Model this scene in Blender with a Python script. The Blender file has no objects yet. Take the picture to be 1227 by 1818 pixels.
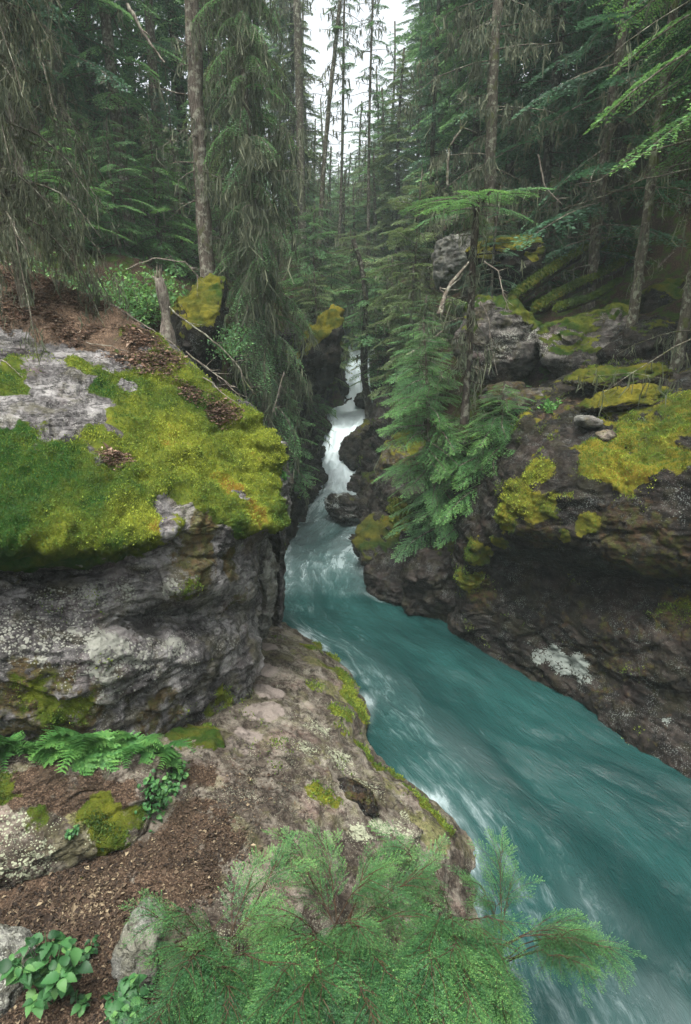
import bpy, math, random
import numpy as np
from math import radians, sin, cos, pi
random.seed(7)
RNG = np.random.default_rng(11)
scn = bpy.context.scene
COL = scn.collection

# ------------------------------------------------------------------ camera
F, CX, CY = 1060.0, 613.5, 909.0          # focal length and centre in photo pixels
PITCH = radians(17.0)
CAM = np.array([0.0, 0.0, 5.0])
FW = np.array([0, cos(PITCH), -sin(PITCH)]); UP = np.array([0, sin(PITCH), cos(PITCH)])
cam = bpy.data.cameras.new('camera'); co = bpy.data.objects.new('camera', cam); COL.objects.link(co)
co.location = CAM; co.rotation_euler = (pi/2 - PITCH, 0, 0)
cam.sensor_fit = 'VERTICAL'; cam.sensor_height = 36; cam.lens = 36*F/1818; cam.clip_end = 3000; cam.clip_start = 0.05
scn.camera = co

def ray(px, py):
    return np.array([(px-CX)/F, 0, 0]) + UP*((CY-py)/F) + FW
def at(px, py, Y):
    d = ray(px, py); return CAM + d*(Y/d[1])
def atz(px, py, z):
    d = ray(px, py); return CAM + d*((z-5.0)/d[2])
def project(P):
    q = P-CAM; z = q@FW; z = np.where(np.abs(z) < 1e-6, 1e-6, z)
    return np.stack([CX+F*q[..., 0]/z, CY-F*(q@UP)/z, z], -1)

# ------------------------------------------------------------------ noise
def _h(ix, iy, iz, seed):
    n = (ix*374761393 + iy*668265263 + iz*2147483647 + seed*1274126177) & 0xffffffff
    n = ((n ^ (n >> 13))*1274126177) & 0xffffffff
    n = (n ^ (n >> 16)) & 0xffffff
    return n/8388607.5 - 1.0
def noise(p, seed=0):
    p = np.asarray(p, float); i = np.floor(p).astype(np.int64); f = p-i; u = f*f*f*(f*(f*6-15)+10)
    r = 0
    for dx in (0, 1):
        wx = u[..., 0] if dx else 1-u[..., 0]
        for dy in (0, 1):
            wy = u[..., 1] if dy else 1-u[..., 1]
            for dz in (0, 1):
                wz = u[..., 2] if dz else 1-u[..., 2]
                r = r + wx*wy*wz*_h(i[..., 0]+dx, i[..., 1]+dy, i[..., 2]+dz, seed)
    return r
def fbm(p, octv=4, seed=0, gain=0.5):
    a, r, s = 1.0, 0, 0
    for k in range(octv):
        r = r + a*noise(p*2.03**k + 17.3*k, seed+k); s += a; a *= gain
    return r/s
def ridged(p, octv=4, seed=0):
    a, r, s = 1.0, 0, 0
    for k in range(octv):
        r = r + a*(1-2*np.abs(noise(p*2.07**k + 9.1*k, seed+k))); s += a; a *= .5
    return r/s
def billow(p, octv=3, seed=0):
    a, r, s = 1.0, 0, 0
    for k in range(octv):
        r = r + a*np.abs(noise(p*2.07**k + 5.1*k, seed+k)); s += a; a *= .5
    return r/s
def facets(p, seed=0):
    """fractured steps: each irregular cell gets its own height and tilt"""
    i = np.floor(p).astype(np.int64); best = np.full(p.shape[:-1], 1e9); out = np.zeros(p.shape[:-1])
    for dx in (-1, 0, 1):
        for dy in (-1, 0, 1):
            for dz in (-1, 0, 1):
                a, b, c = i[..., 0]+dx, i[..., 1]+dy, i[..., 2]+dz
                h = [_h(a, b, c, seed+k) for k in range(7)]
                ctr = np.stack([a+.5+.42*h[0], b+.5+.42*h[1], c+.5+.42*h[2]], -1); q = p-ctr; d = (q**2).sum(-1)
                val = h[3]*.5+.7*(q[..., 0]*h[4]+q[..., 1]*h[5]+q[..., 2]*h[6]); m = d < best
                out = np.where(m, val, out); best = np.where(m, d, best)
    return out
def sst(a, b, x):
    t = np.clip((x-a)/(b-a), 0, 1); return t*t*(3-2*t)

# ------------------------------------------------------------------ objects
def tag(o, label=None, cat=None, group=None, kind=None):
    if label: o['label'] = label
    if cat: o['category'] = cat
    if group: o['group'] = group
    if kind: o['kind'] = kind
    return o
def empty(name, loc, label, cat, group=None):
    o = bpy.data.objects.new(name, None); COL.objects.link(o); o.location = [float(v) for v in loc]
    o.empty_display_size = .1
    return tag(o, label, cat, group)
def mesh(name, V, faces, attrs=None, smooth=True, mats=None, matidx=None):
    """faces: list of int arrays, each (n,3) or (n,4)"""
    me = bpy.data.meshes.new(name)
    V = np.ascontiguousarray(V, dtype=np.float32)
    faces = [np.asarray(f, dtype=np.int32) for f in faces if len(f)]
    me.vertices.add(len(V)); me.vertices.foreach_set('co', V.ravel())
    loops = np.concatenate([f.ravel() for f in faces])
    tot = np.concatenate([np.full(len(f), f.shape[1], np.int32) for f in faces])
    st = np.concatenate([[0], np.cumsum(tot)[:-1]]).astype(np.int32)
    me.loops.add(len(loops)); me.loops.foreach_set('vertex_index', loops)
    me.polygons.add(len(tot)); me.polygons.foreach_set('loop_start', st)
    me.polygons.foreach_set('loop_total', tot)
    me.update(calc_edges=True)
    me.polygons.foreach_set('use_smooth', np.full(len(tot), smooth, bool))
    if attrs:
        for k, a in attrs.items():
            at_ = me.attributes.new(k, 'FLOAT', 'POINT'); at_.data.foreach_set('value', np.ascontiguousarray(a, dtype=np.float32))
    for m in (mats or []): me.materials.append(m)
    if matidx is not None: me.polygons.foreach_set('material_index', np.ascontiguousarray(matidx, dtype=np.int32))
    return me
def obj(name, me, parent=None, local=False):
    """link mesh; if parented and mesh is in world coordinates, keep it there"""
    o = bpy.data.objects.new(name, me); COL.objects.link(o)
    if parent is not None:
        o.parent = parent
        if not local: o.location = -parent.location
    return o
def grid_faces(n, m):
    a = (np.arange(n-1)[:, None]*m + np.arange(m-1)[None, :]).ravel()
    return np.stack([a, a+1, a+m+1, a+m], 1)
def grid_normals(P):
    du = np.gradient(P, axis=0); dv = np.gradient(P, axis=1)
    n = np.cross(du, dv); return n/np.maximum(np.linalg.norm(n, axis=-1, keepdims=True), 1e-9)

def tube(path, rad, sides=6, cap=True, rough=0, seed=0):
    path = np.asarray(path, float); n = len(path)
    rad = np.broadcast_to(np.asarray(rad, float), (n,))
    t = np.gradient(path, axis=0); t /= np.maximum(np.linalg.norm(t, axis=1, keepdims=True), 1e-9)
    ref = np.where(np.abs(t[:, 2:3]) > .9, np.array([[1., 0, 0]]), np.array([[0, 0, 1.]]))
    if np.abs(t[:, 2]).mean() > .7: ref = np.tile(np.array([[1., 0.01, 0]]), (n, 1))
    a = np.cross(t, ref); a /= np.maximum(np.linalg.norm(a, axis=1, keepdims=True), 1e-9)
    b = np.cross(t, a)
    th = np.arange(sides)*2*pi/sides
    R = rad[:, None, None]*(np.cos(th)[None, :, None]*a[:, None] + np.sin(th)[None, :, None]*b[:, None])
    V = path[:, None]+R
    if rough: V = V + R*rough*fbm(V*np.array([9, 9, 3.]), 3, seed)[..., None]
    V = V.reshape(-1, 3)
    i = np.arange(n-1)[:, None]*sides; j = np.arange(sides)[None]; k = (j+1) % sides
    Fq = np.stack([i+j, i+k, i+sides+k, i+sides+j], -1).reshape(-1, 4)
    return V, Fq
class Acc:
    def __init__(s): s.V = []; s.Q = []; s.A = []; s.n = 0
    def add(s, V, Q, var=0.5):
        s.V.append(V); s.Q.append(np.asarray(Q)+s.n); s.A.append(np.broadcast_to(var, (len(V),))); s.n += len(V)
    def mesh(s, name, mat, smooth=True):
        if not s.V: return None
        return mesh(name, np.concatenate(s.V), [np.concatenate(s.Q)], {'var': np.concatenate(s.A)}, smooth, [mat])

# ------------------------------------------------------------------ materials
def newmat(name):
    m = bpy.data.materials.new(name); m.use_nodes = True; nt = m.node_tree
    for n in list(nt.nodes): nt.nodes.remove(n)
    return m, nt
class N:
    """terse node helper"""
    def __init__(s, nt): s.nt = nt; s.out = nt.nodes.new('ShaderNodeOutputMaterial')
    def n(s, t, **k):
        x = s.nt.nodes.new(t)
        for a, b in k.items(): setattr(x, a, b)
        return x
    def l(s, a, b): s.nt.links.new(a, b)
    def put(s, sock, v):
        if isinstance(v, bpy.types.NodeSocket): s.l(v, sock)
        else:
            if hasattr(sock.default_value, '__len__') and len(sock.default_value) == 4 and len(v) == 3: v = (*v, 1)
            sock.default_value = v
    def attr(s, name): return s.n('ShaderNodeAttribute', attribute_name=name).outputs['Fac']
    def math(s, op, a, b=0.0, clamp=False):
        x = s.n('ShaderNodeMath', operation=op, use_clamp=clamp); s.put(x.inputs[0], a); s.put(x.inputs[1], b); return x.outputs[0]
    def mapping(s, scale=(1, 1, 1), rot=(0, 0, 0), vec=None):
        x = s.n('ShaderNodeMapping'); x.inputs['Scale'].default_value = scale; x.inputs['Rotation'].default_value = rot
        s.l(vec if vec is not None else s.pos(), x.inputs[0]); return x.outputs[0]
    def pos(s):
        if not hasattr(s, '_p'): s._p = s.n('ShaderNodeNewGeometry')
        return s._p.outputs['Position']
    def noise(s, vec, scale, detail=4, rough=.55, dist=0, col=False):
        x = s.n('ShaderNodeTexNoise'); s.l(vec, x.inputs['Vector']); x.inputs['Scale'].default_value = scale
        x.inputs['Detail'].default_value = detail; x.inputs['Roughness'].default_value = rough; x.inputs['Distortion'].default_value = dist
        return x.outputs['Color' if col else 'Fac']
    def vor(s, vec, scale, feature='F1', out='Distance'):
        x = s.n('ShaderNodeTexVoronoi', feature=feature); s.l(vec, x.inputs['Vector']); x.inputs['Scale'].default_value = scale
        return x.outputs[out]
    def ramp(s, v, pts, interp='LINEAR'):
        x = s.n('ShaderNodeValToRGB'); x.color_ramp.interpolation = interp; e = x.color_ramp.elements
        while len(e) < len(pts): e.new(.5)
        for k, (p, c) in enumerate(pts): e[k].position = p; e[k].color = (*c, 1) if len(c) == 3 else c
        s.put(x.inputs[0], v); return x.outputs['Color']
    def rng(s, v, a, b, c=0, d=1):
        x = s.n('ShaderNodeMapRange', interpolation_type='SMOOTHSTEP'); s.put(x.inputs[0], v)
        for k, q in zip((1, 2, 3, 4), (a, b, c, d)): s.put(x.inputs[k], q)
        return x.outputs[0]
    def mix(s, f, a, b, bt='MIX'):
        x = s.n('ShaderNodeMix', data_type='RGBA', blend_type=bt); s.put(x.inputs[0], f); s.put(x.inputs[6], a); s.put(x.inputs[7], b); return x.outputs[2]
    def bump(s, h, st=.5, dist=.02, nrm=None):
        x = s.n('ShaderNodeBump'); x.inputs['Strength'].default_value = st; x.inputs['Distance'].default_value = dist; s.l(h, x.inputs['Height'])
        if nrm is not None: s.l(nrm, x.inputs['Normal'])
        return x.outputs[0]
    def bsdf(s, col, rough=.8, nrm=None, spec=.3):
        x = s.n('ShaderNodeBsdfPrincipled'); s.put(x.inputs['Base Color'], col); s.put(x.inputs['Roughness'], rough)
        s.put(x.inputs['Specular IOR Level'], spec)
        if nrm is not None: s.l(nrm, x.inputs['Normal'])
        return x

def rock_mat(name, dark=(.03, .026, .026), mid=(.12, .105, .105), light=(.30, .28, .27), strata=(0.25, .12, 0), sc=1.0, wet=.75,
             mossg=(.025, .06, .009), mossy=(.19, .20, .022), mosso=(.24, .15, .02), stain=(.075, .05, .016), lich=(.34, .34, .30), pink=(.16, .10, .095), olive=(.075, .07, .025), ltk=1.0):
    m, nt = newmat(name); k = N(nt); P = k.pos()
    st = k.mapping((1.0*sc, 1.0*sc, 5.5*sc), strata)
    n1 = k.noise(P, 1.3*sc, 6, .62); n2 = k.noise(st, 1.6, 7, .7, .1); n3 = k.noise(P, 22*sc, 5, .72); n4 = k.noise(P, 70, 3, .65); n5 = k.noise(P, 6.5*sc, 6, .7)
    v = k.math('ADD', k.math('ADD', k.math('MULTIPLY', n1, .28), k.math('MULTIPLY', n5, .27)), k.math('ADD', k.math('MULTIPLY', n2, .33), k.math('MULTIPLY', n3, .22)))
    col = k.ramp(v, [(.46, dark), (.535, mid), (.64, light)])
    hue = k.noise(P, 1.7, 5, .6)
    col = k.mix(k.rng(hue, .52, .68, 0, .5), col, k.mix(.5, col, pink, 'MIX'), 'MIX')
    col = k.mix(k.rng(k.noise(P, 2.7, 6, .68), .5, .6, 0, .6), col, k.mix(.6, col, olive))
    col = k.mix(k.rng(k.noise(k.mapping((2, 2, .5)), 1.5, 6, .7), .52, .64, 0, .75), col, k.mix(.75, col, dark))
    spk = k.rng(k.math('SUBTRACT', k.noise(P, 4, 5, .65), k.math('MULTIPLY', k.vor(P, 55*sc), .75)), .31, .37, 0, .35)
    col = k.mix(spk, col, lich)
    ck = k.math('SUBTRACT', k.rng(n2, .49, .5), k.rng(n2, .5, .51))
    col = k.mix(k.math('MULTIPLY', ck, .35), col, dark)
    # stain (brown and olive crust growing on the rock)
    sm = k.rng(k.math('ADD', k.attr('stain'), k.math('MULTIPLY', k.math('SUBTRACT', k.noise(P, 7*sc, 6, .7), .5), 1.5)), .45, .62)
    scol = k.mix(k.rng(k.noise(P, 11, 4, .6), .42, .6), stain, k.mix(.5, stain, (.05, .075, .012)))
    scol = k.mix(k.rng(k.noise(P, 45, 3, .7), .5, .62, 0, .6), scol, dark)
    col = k.mix(k.math('MULTIPLY', sm, .85), col, scol)
    # crustose lichen: spots round big patches
    vo = k.vor(k.n_dist(P, 14, .05) if False else P, 16*sc); vs = k.vor(P, 38*sc)
    lm = k.math('ADD', k.attr('lichen'), k.math('MULTIPLY', k.math('SUBTRACT', k.noise(P, 5*sc, 5, .65), .5), 1.3))
    lm1 = k.rng(k.math('SUBTRACT', lm, k.math('MULTIPLY', vo, .9)), .30, .40)
    lm2 = k.rng(k.math('SUBTRACT', lm, k.math('MULTIPLY', vs, 1.1)), .12, .2)
    lmm = k.math('MAXIMUM', lm1, k.math('MULTIPLY', lm2, k.rng(k.attr('lichen'), .05, .4)))
    lcol = k.mix(k.noise(P, 40, 3, .6), lich, (lich[0]*.55, lich[1]*.58, lich[2]*.52))
    col = k.mix(k.math('MULTIPLY', lmm, .85), col, lcol)
    # needle litter
    lt = k.rng(k.math('ADD', k.attr('litter'), k.math('MULTIPLY', k.math('SUBTRACT', k.noise(P, 4, 7, .72), .5), 2.6)), .42, .6)
    ltl = k.noise(P, 2.2, 4, .6)
    ltc = k.ramp(k.noise(k.mapping((1, 1, 1)), 75, 3, .75), [(.34, tuple(ltk*c for c in (.012, .008, .006))), (.5, tuple(ltk*c for c in (.055, .035, .022))), (.6, tuple(ltk*c for c in (.11, .075, .05))), (.76, (.26, .20, .14))])
    ltc = k.mix(k.rng(ltl, .42, .62, 0, .65), ltc, (.03, .022, .014))
    col = k.mix(lt, col, ltc)
    col = k.mix(k.rng(k.math('ADD', k.attr('sand'), k.math('MULTIPLY', k.math('SUBTRACT', k.noise(P, 6, 6, .7), .5), 1.1)), .4, .7, 0, .85), col, k.mix(k.noise(P, 60, 3, .7), (.13, .105, .09), (.33, .285, .25)))
    # moss
    mm = k.rng(k.math('ADD', k.attr('moss'), k.math('MULTIPLY', k.math('SUBTRACT', k.math('ADD', k.math('MULTIPLY', k.noise(P, 2.6, 4, .6), .5), k.math('MULTIPLY', k.noise(P, 7, 7, .68), .5)), .5), 3.0)), .42, .56)
    mh = k.math('ADD', k.attr('hue'), k.math('MULTIPLY', k.math('SUBTRACT', k.noise(P, 3.2, 5, .65), .5), 1.6))
    mc = k.ramp(mh, [(.15, mossg), (.45, tuple((a+b)/2*.8 for a, b in zip(mossg, mossy))), (.8, mossy), (1.0, mosso)])
    mc = k.mix(k.rng(n3, .42, .62, 0, .55), mc, k.mix(.5, mc, (.012, .018, .004)))
    mc = k.mix(k.rng(k.noise(P, 55, 3, .7), .55, .7, 0, .5), mc, (.09, .05, .02))
    col = k.mix(mm, col, mc)
    h = k.math('ADD', k.math('MULTIPLY', n3, .5), k.math('ADD', k.math('MULTIPLY', n4, .25), k.math('MULTIPLY', k.math('SUBTRACT', n2, ck), .9)))
    h = k.math('ADD', h, k.math('MULTIPLY', lmm, .06))
    mo = k.math('MULTIPLY', k.math('ADD', k.noise(P, 30, 5, .75), k.noise(P, 110, 2, .7)), .9)
    hh = k.n('ShaderNodeMix', data_type='FLOAT'); k.l(mm, hh.inputs[0]); k.l(h, hh.inputs[2]); k.l(mo, hh.inputs[3])
    b = k.bsdf(col, k.math('ADD', k.math('MULTIPLY', mm, .2), wet), k.bump(hh.outputs[0], 1.0, .035), .12)
    k.l(b.outputs[0], k.out.inputs[0]); return m
N.n_dist = lambda s, P, a, b: P

def leaf_mat(name, c0, c1, c2, trans=.3, rough=.55, tcol=None):
    m, nt = newmat(name); k = N(nt)
    v = k.attr('var'); P = k.pos()
    v2 = k.math('ADD', v, k.math('MULTIPLY', k.math('SUBTRACT', k.noise(P, 1.4, 3, .6), .5), .9))
    col = k.ramp(v2, [(.05, c0), (.5, c1), (.95, c2)])
    b = k.bsdf(col, rough, None, .35)
    t = k.n('ShaderNodeBsdfTranslucent'); k.l(k.mix(.5, col, tcol or c2), t.inputs[0])
    mx = k.n('ShaderNodeMixShader'); mx.inputs[0].default_value = trans; k.l(b.outputs[0], mx.inputs[1]); k.l(t.outputs[0], mx.inputs[2])
    k.l(mx.outputs[0], k.out.inputs[0]); return m
def bark_mat(name, dark, light, lich=(.35, .36, .28), lam=.5):
    m, nt = newmat(name); k = N(nt); P = k.pos()
    s = k.mapping((1, 1, .22))
    n1 = k.noise(s, 38, 5, .7); n2 = k.noise(P, 9, 5, .65)
    col = k.ramp(n1, [(.35, dark), (.65, light)])
    col = k.mix(k.rng(n2, .5, .62, 0, lam), col, lich)
    col = k.mix(k.rng(k.noise(P, 4, 4, .6), .55, .66, 0, lam), col, (.07, .085, .02))
    b = k.bsdf(col, .9, k.bump(n1, .8, .02), .15); k.l(b.outputs[0], k.out.inputs[0]); return m

MAT = {}
MAT['rock'] = rock_mat('weathered_rock', dark=(.010, .009, .008), mid=(.042, .038, .034), light=(.16, .15, .135))
MAT['outcrop'] = rock_mat('outcrop_rock', ltk=2.0, dark=(.012, .011, .011), mid=(.085, .08, .078), light=(.27, .26, .25), strata=(.12, -.42, .4),
                          mossg=(.022, .07, .009), mossy=(.19, .22, .022))
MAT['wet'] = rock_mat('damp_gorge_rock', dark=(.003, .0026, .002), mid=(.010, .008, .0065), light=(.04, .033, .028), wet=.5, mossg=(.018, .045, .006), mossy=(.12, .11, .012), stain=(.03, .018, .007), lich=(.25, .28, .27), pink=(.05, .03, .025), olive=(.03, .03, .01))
MAT['wall'] = rock_mat('shade_darkened_gorge_rock', dark=(.003, .0025, .002), mid=(.008, .0066, .0054), light=(.038, .031, .025), wet=.6, mossg=(.03, .07, .008), mossy=(.23, .20, .018), stain=(.045, .026, .012), lich=(.24, .27, .25), pink=(.04, .022, .018), olive=(.022, .021, .007))  # rock colours darkened to paint in shade that the shallow overhang lacks
MAT['shelf'] = rock_mat('shelf_rock', pink=(.20, .10, .085), olive=(.12, .12, .05), dark=(.018, .013, .010), mid=(.07, .057, .044), light=(.21, .19, .155), strata=(.3, .2, .5), sc=1.3, stain=(.17, .16, .07), mossg=(.05, .09, .01), mossy=(.22, .22, .02), lich=(.40, .42, .30))
MAT['grey'] = rock_mat('grey_rock', dark=(.05, .05, .045), mid=(.13, .13, .115), light=(.24, .24, .21), sc=1.6)
def ground_mat():
    m, nt = newmat('forest_floor'); k = N(nt); P = k.pos()
    n1 = k.noise(P, 3, 6, .7); n2 = k.noise(P, 40, 4, .7)
    col = k.ramp(n2, [(.3, (.012, .009, .006)), (.5, (.045, .028, .018)), (.7, (.12, .08, .055))])
    mc = k.ramp(k.noise(P, 9, 6, .7), [(.3, (.012, .025, .004)), (.6, (.05, .085, .012)), (.8, (.12, .12, .02))])
    col = k.mix(k.rng(n1, .46, .58), col, mc)
    b = k.bsdf(col, .95, k.bump(k.math('ADD', n1, n2), 1, .08), .1); k.l(b.outputs[0], k.out.inputs[0]); return m
MAT['floor'] = ground_mat()
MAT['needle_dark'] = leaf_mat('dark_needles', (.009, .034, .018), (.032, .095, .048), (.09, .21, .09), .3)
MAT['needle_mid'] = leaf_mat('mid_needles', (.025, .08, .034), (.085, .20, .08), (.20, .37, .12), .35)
MAT['needle_olive'] = leaf_mat('olive_needles', (.035, .07, .026), (.115, .18, .065), (.24, .32, .11), .3)
MAT['needle_near'] = leaf_mat('young_needles', (.02, .075, .028), (.075, .195, .06), (.19, .36, .09), .35)
MAT['cedar'] = leaf_mat('bright_sprays', (.009, .040, .016), (.042, .135, .042), (.14, .29, .075), .25)
MAT['fern'] = leaf_mat('fern_green', (.014, .06, .016), (.055, .17, .04), (.15, .31, .07), .3)
MAT['herb'] = leaf_mat('herb_green', (.012, .05, .016), (.04, .135, .038), (.10, .22, .06), .25)
MAT['lichen'] = leaf_mat('beard_lichen', (.03, .042, .026), (.09, .105, .066), (.20, .215, .135), .35, .9)
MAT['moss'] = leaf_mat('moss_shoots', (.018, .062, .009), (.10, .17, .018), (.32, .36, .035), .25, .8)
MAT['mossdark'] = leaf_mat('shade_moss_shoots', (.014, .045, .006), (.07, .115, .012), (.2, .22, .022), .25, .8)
MAT['bark'] = bark_mat('grey_bark', (.035, .028, .022), (.15, .125, .10))
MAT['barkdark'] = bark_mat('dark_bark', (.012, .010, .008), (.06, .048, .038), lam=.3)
MAT['barkpale'] = bark_mat('pale_bark', (.03, .025, .018), (.12, .105, .08), (.26, .27, .20), .8)
MAT['deadwood'] = bark_mat('dead_wood', (.06, .048, .038), (.25, .215, .18), (.4, .4, .3), .4)
MAT['twig'] = bark_mat('reddish_twig', (.035, .020, .011), (.10, .058, .034), lam=.1)
MAT['drypale'] = leaf_mat('pale_dry_needles', (.04, .024, .017), (.17, .10, .065), (.42, .33, .24), .1, .9)
MAT['driedleaf'] = leaf_mat('dry_litter', (.014, .009, .006), (.065, .042, .026), (.30, .24, .15), .1, .9)

# ------------------------------------------------------------------ terrain
def ip(y, tab):
    t = np.array(tab, float); return np.interp(y, t[:, 0], t[:, 1])
LT = [(-40, 14), (-5, 3.2), (0, 1.6), (3.2, 1.15), (4.2, 1.2), (5.2, 1.05), (6.0, .6), (6.93, .13), (8.73, -.5), (9.4, -1.2), (10.5, -1.55), (12.5, -1.6), (14.8, -1.38), (16.8, -1.05), (18.4, -.86),
      (20, -.8), (22.3, -.64), (23.2, -.55), (23.8, .15), (24.6, .22), (25.6, .2), (30, .0), (60, -1)]
RT = [(-40, 22), (-5, 8.5), (0, 6.6), (3, 5.3), (5.67, 3.98), (7.32, 3.37), (8.04, 2.73), (9.1, 2.08), (10.3, 1.2), (11.5, .3), (13, .1), (15.3, .05), (17.7, .12), (18.6, .0), (20, .25), (22, .55),
      (22.8, 1.0), (24, .95), (25, .75), (26, .8), (30, 1.2), (60, 1.5)]
WT = [(-40, -1.5), (0, 0), (14.5, 0), (16, .08), (18.2, .3), (18.9, .5), (20.2, 1.1), (21.5, 1.6), (22.6, 1.9), (24.05, 2.1), (24.25, 2.5), (25.1, 3.55), (27, 4.2), (32, 6), (45, 9), (60, 12), (100, 20)]
def ground_z(x, y, detail=True):
    x = np.asarray(x, float); y = np.asarray(y, float)
    L, R, W = ip(y, LT), ip(y, RT), ip(y, WT)
    dl, dr = L-x, x-R
    lh = ip(y, [(0, .3), (9, .35), (10.3, 4.3), (12, 5.0), (15, 5.3), (20, 4.6), (25, 2.2), (30, 1.4), (40, 1.2)])
    ls = ip(y, [(0, .12), (9, .14), (11, .38), (15, .42), (30, .3)])
    lw = ip(y, [(0, 1.5), (9, 1.2), (11, 1.3), (20, 1.1), (40, 1.5)])
    zl = lh*sst(0.05, 1, dl/lw) + ls*np.maximum(0, dl-lw) + .5*np.maximum(0, dl-6.5)
    rh = ip(y, [(0, 2.0), (8.8, 2.2), (10.2, 1.9), (12, 1.5), (16, 1.7), (20, 1.9), (25, 1.2), (30, 1.2), (40, 1.0)])
    rs = ip(y, [(0, .35), (9, .4), (11, 1.0), (13, 1.35), (15, 1.65), (18, 1.5), (25, .8), (35, .5)])
    rs2 = ip(y, [(0, .35), (9, .42), (11, .5), (15, .7), (30, .5)])
    rw = ip(y, [(0, 1.9), (9, 1.6), (10.5, 1.2), (40, 1.2)])
    ro = ip(y, [(0, .4), (9, .4), (10.5, .35), (26, .3), (30, 0)])
    zr = rh*sst(.05, 1, (dr-ro)/rw) + rs*np.clip(dr-rw-ro, 0, 2.2) + rs2*np.maximum(0, dr-rw-ro-2.2) + .3*np.maximum(0, dr-6.5)
    z = W - .6 + np.where(dl > 0, zl+.6*sst(0, .3, dl), np.where(dr > 0, zr+.6*sst(0, .3, dr), 0))
    z = z - .35*sst(0, 1, np.minimum(-dl, -dr)/.4)
    far = sst(60, 140, np.hypot(x, y)); z = z*(1-far*.6) + far*10
    if detail:
        p = np.stack([x, y, z*.5], -1); a = sst(0.2, 2, np.maximum(dl, dr))
        near = np.where((y < 9.5), .35, 1)
        z = z + a*near*(.55*fbm(p*.45, 4, 3) + .16*fbm(p*1.9, 4, 8))
    return z
def hit(px, py, t0=3.0, t1=90):
    d = ray(px, py); t = np.arange(t0, t1, .05); P = CAM+d*t[:, None]
    g = ground_z(P[:, 0], P[:, 1]); b = np.nonzero(P[:, 2] < g)[0]
    return P[b[0]] if len(b) else P[-1]
def axis_grid(lo, hi, step, ext, g=1.18):
    a = list(np.arange(lo, hi+1e-6, step)); s = step; v = hi; r = []
    while v < ext: s = min(s*g, 12); v += s; r.append(v)
    s = step; v = lo; l = []
    while v > -ext: s = min(s*g, 12); v -= s; l.append(v)
    return np.array(l[::-1]+a+r)
xs = axis_grid(-7, 9, .09, 120); ys = axis_grid(-1, 32, .11, 125)
GX, GY = np.meshgrid(xs, ys, indexing='ij'); GZ = ground_z(GX, GY)
g = obj('ground', mesh('ground', np.stack([GX, GY, GZ], -1).reshape(-1, 3), [grid_faces(len(xs), len(ys))], mats=[MAT['floor']]))
tag(g, 'dark forest floor of soil, needles and moss on both banks', 'ground', kind='structure')

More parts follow.
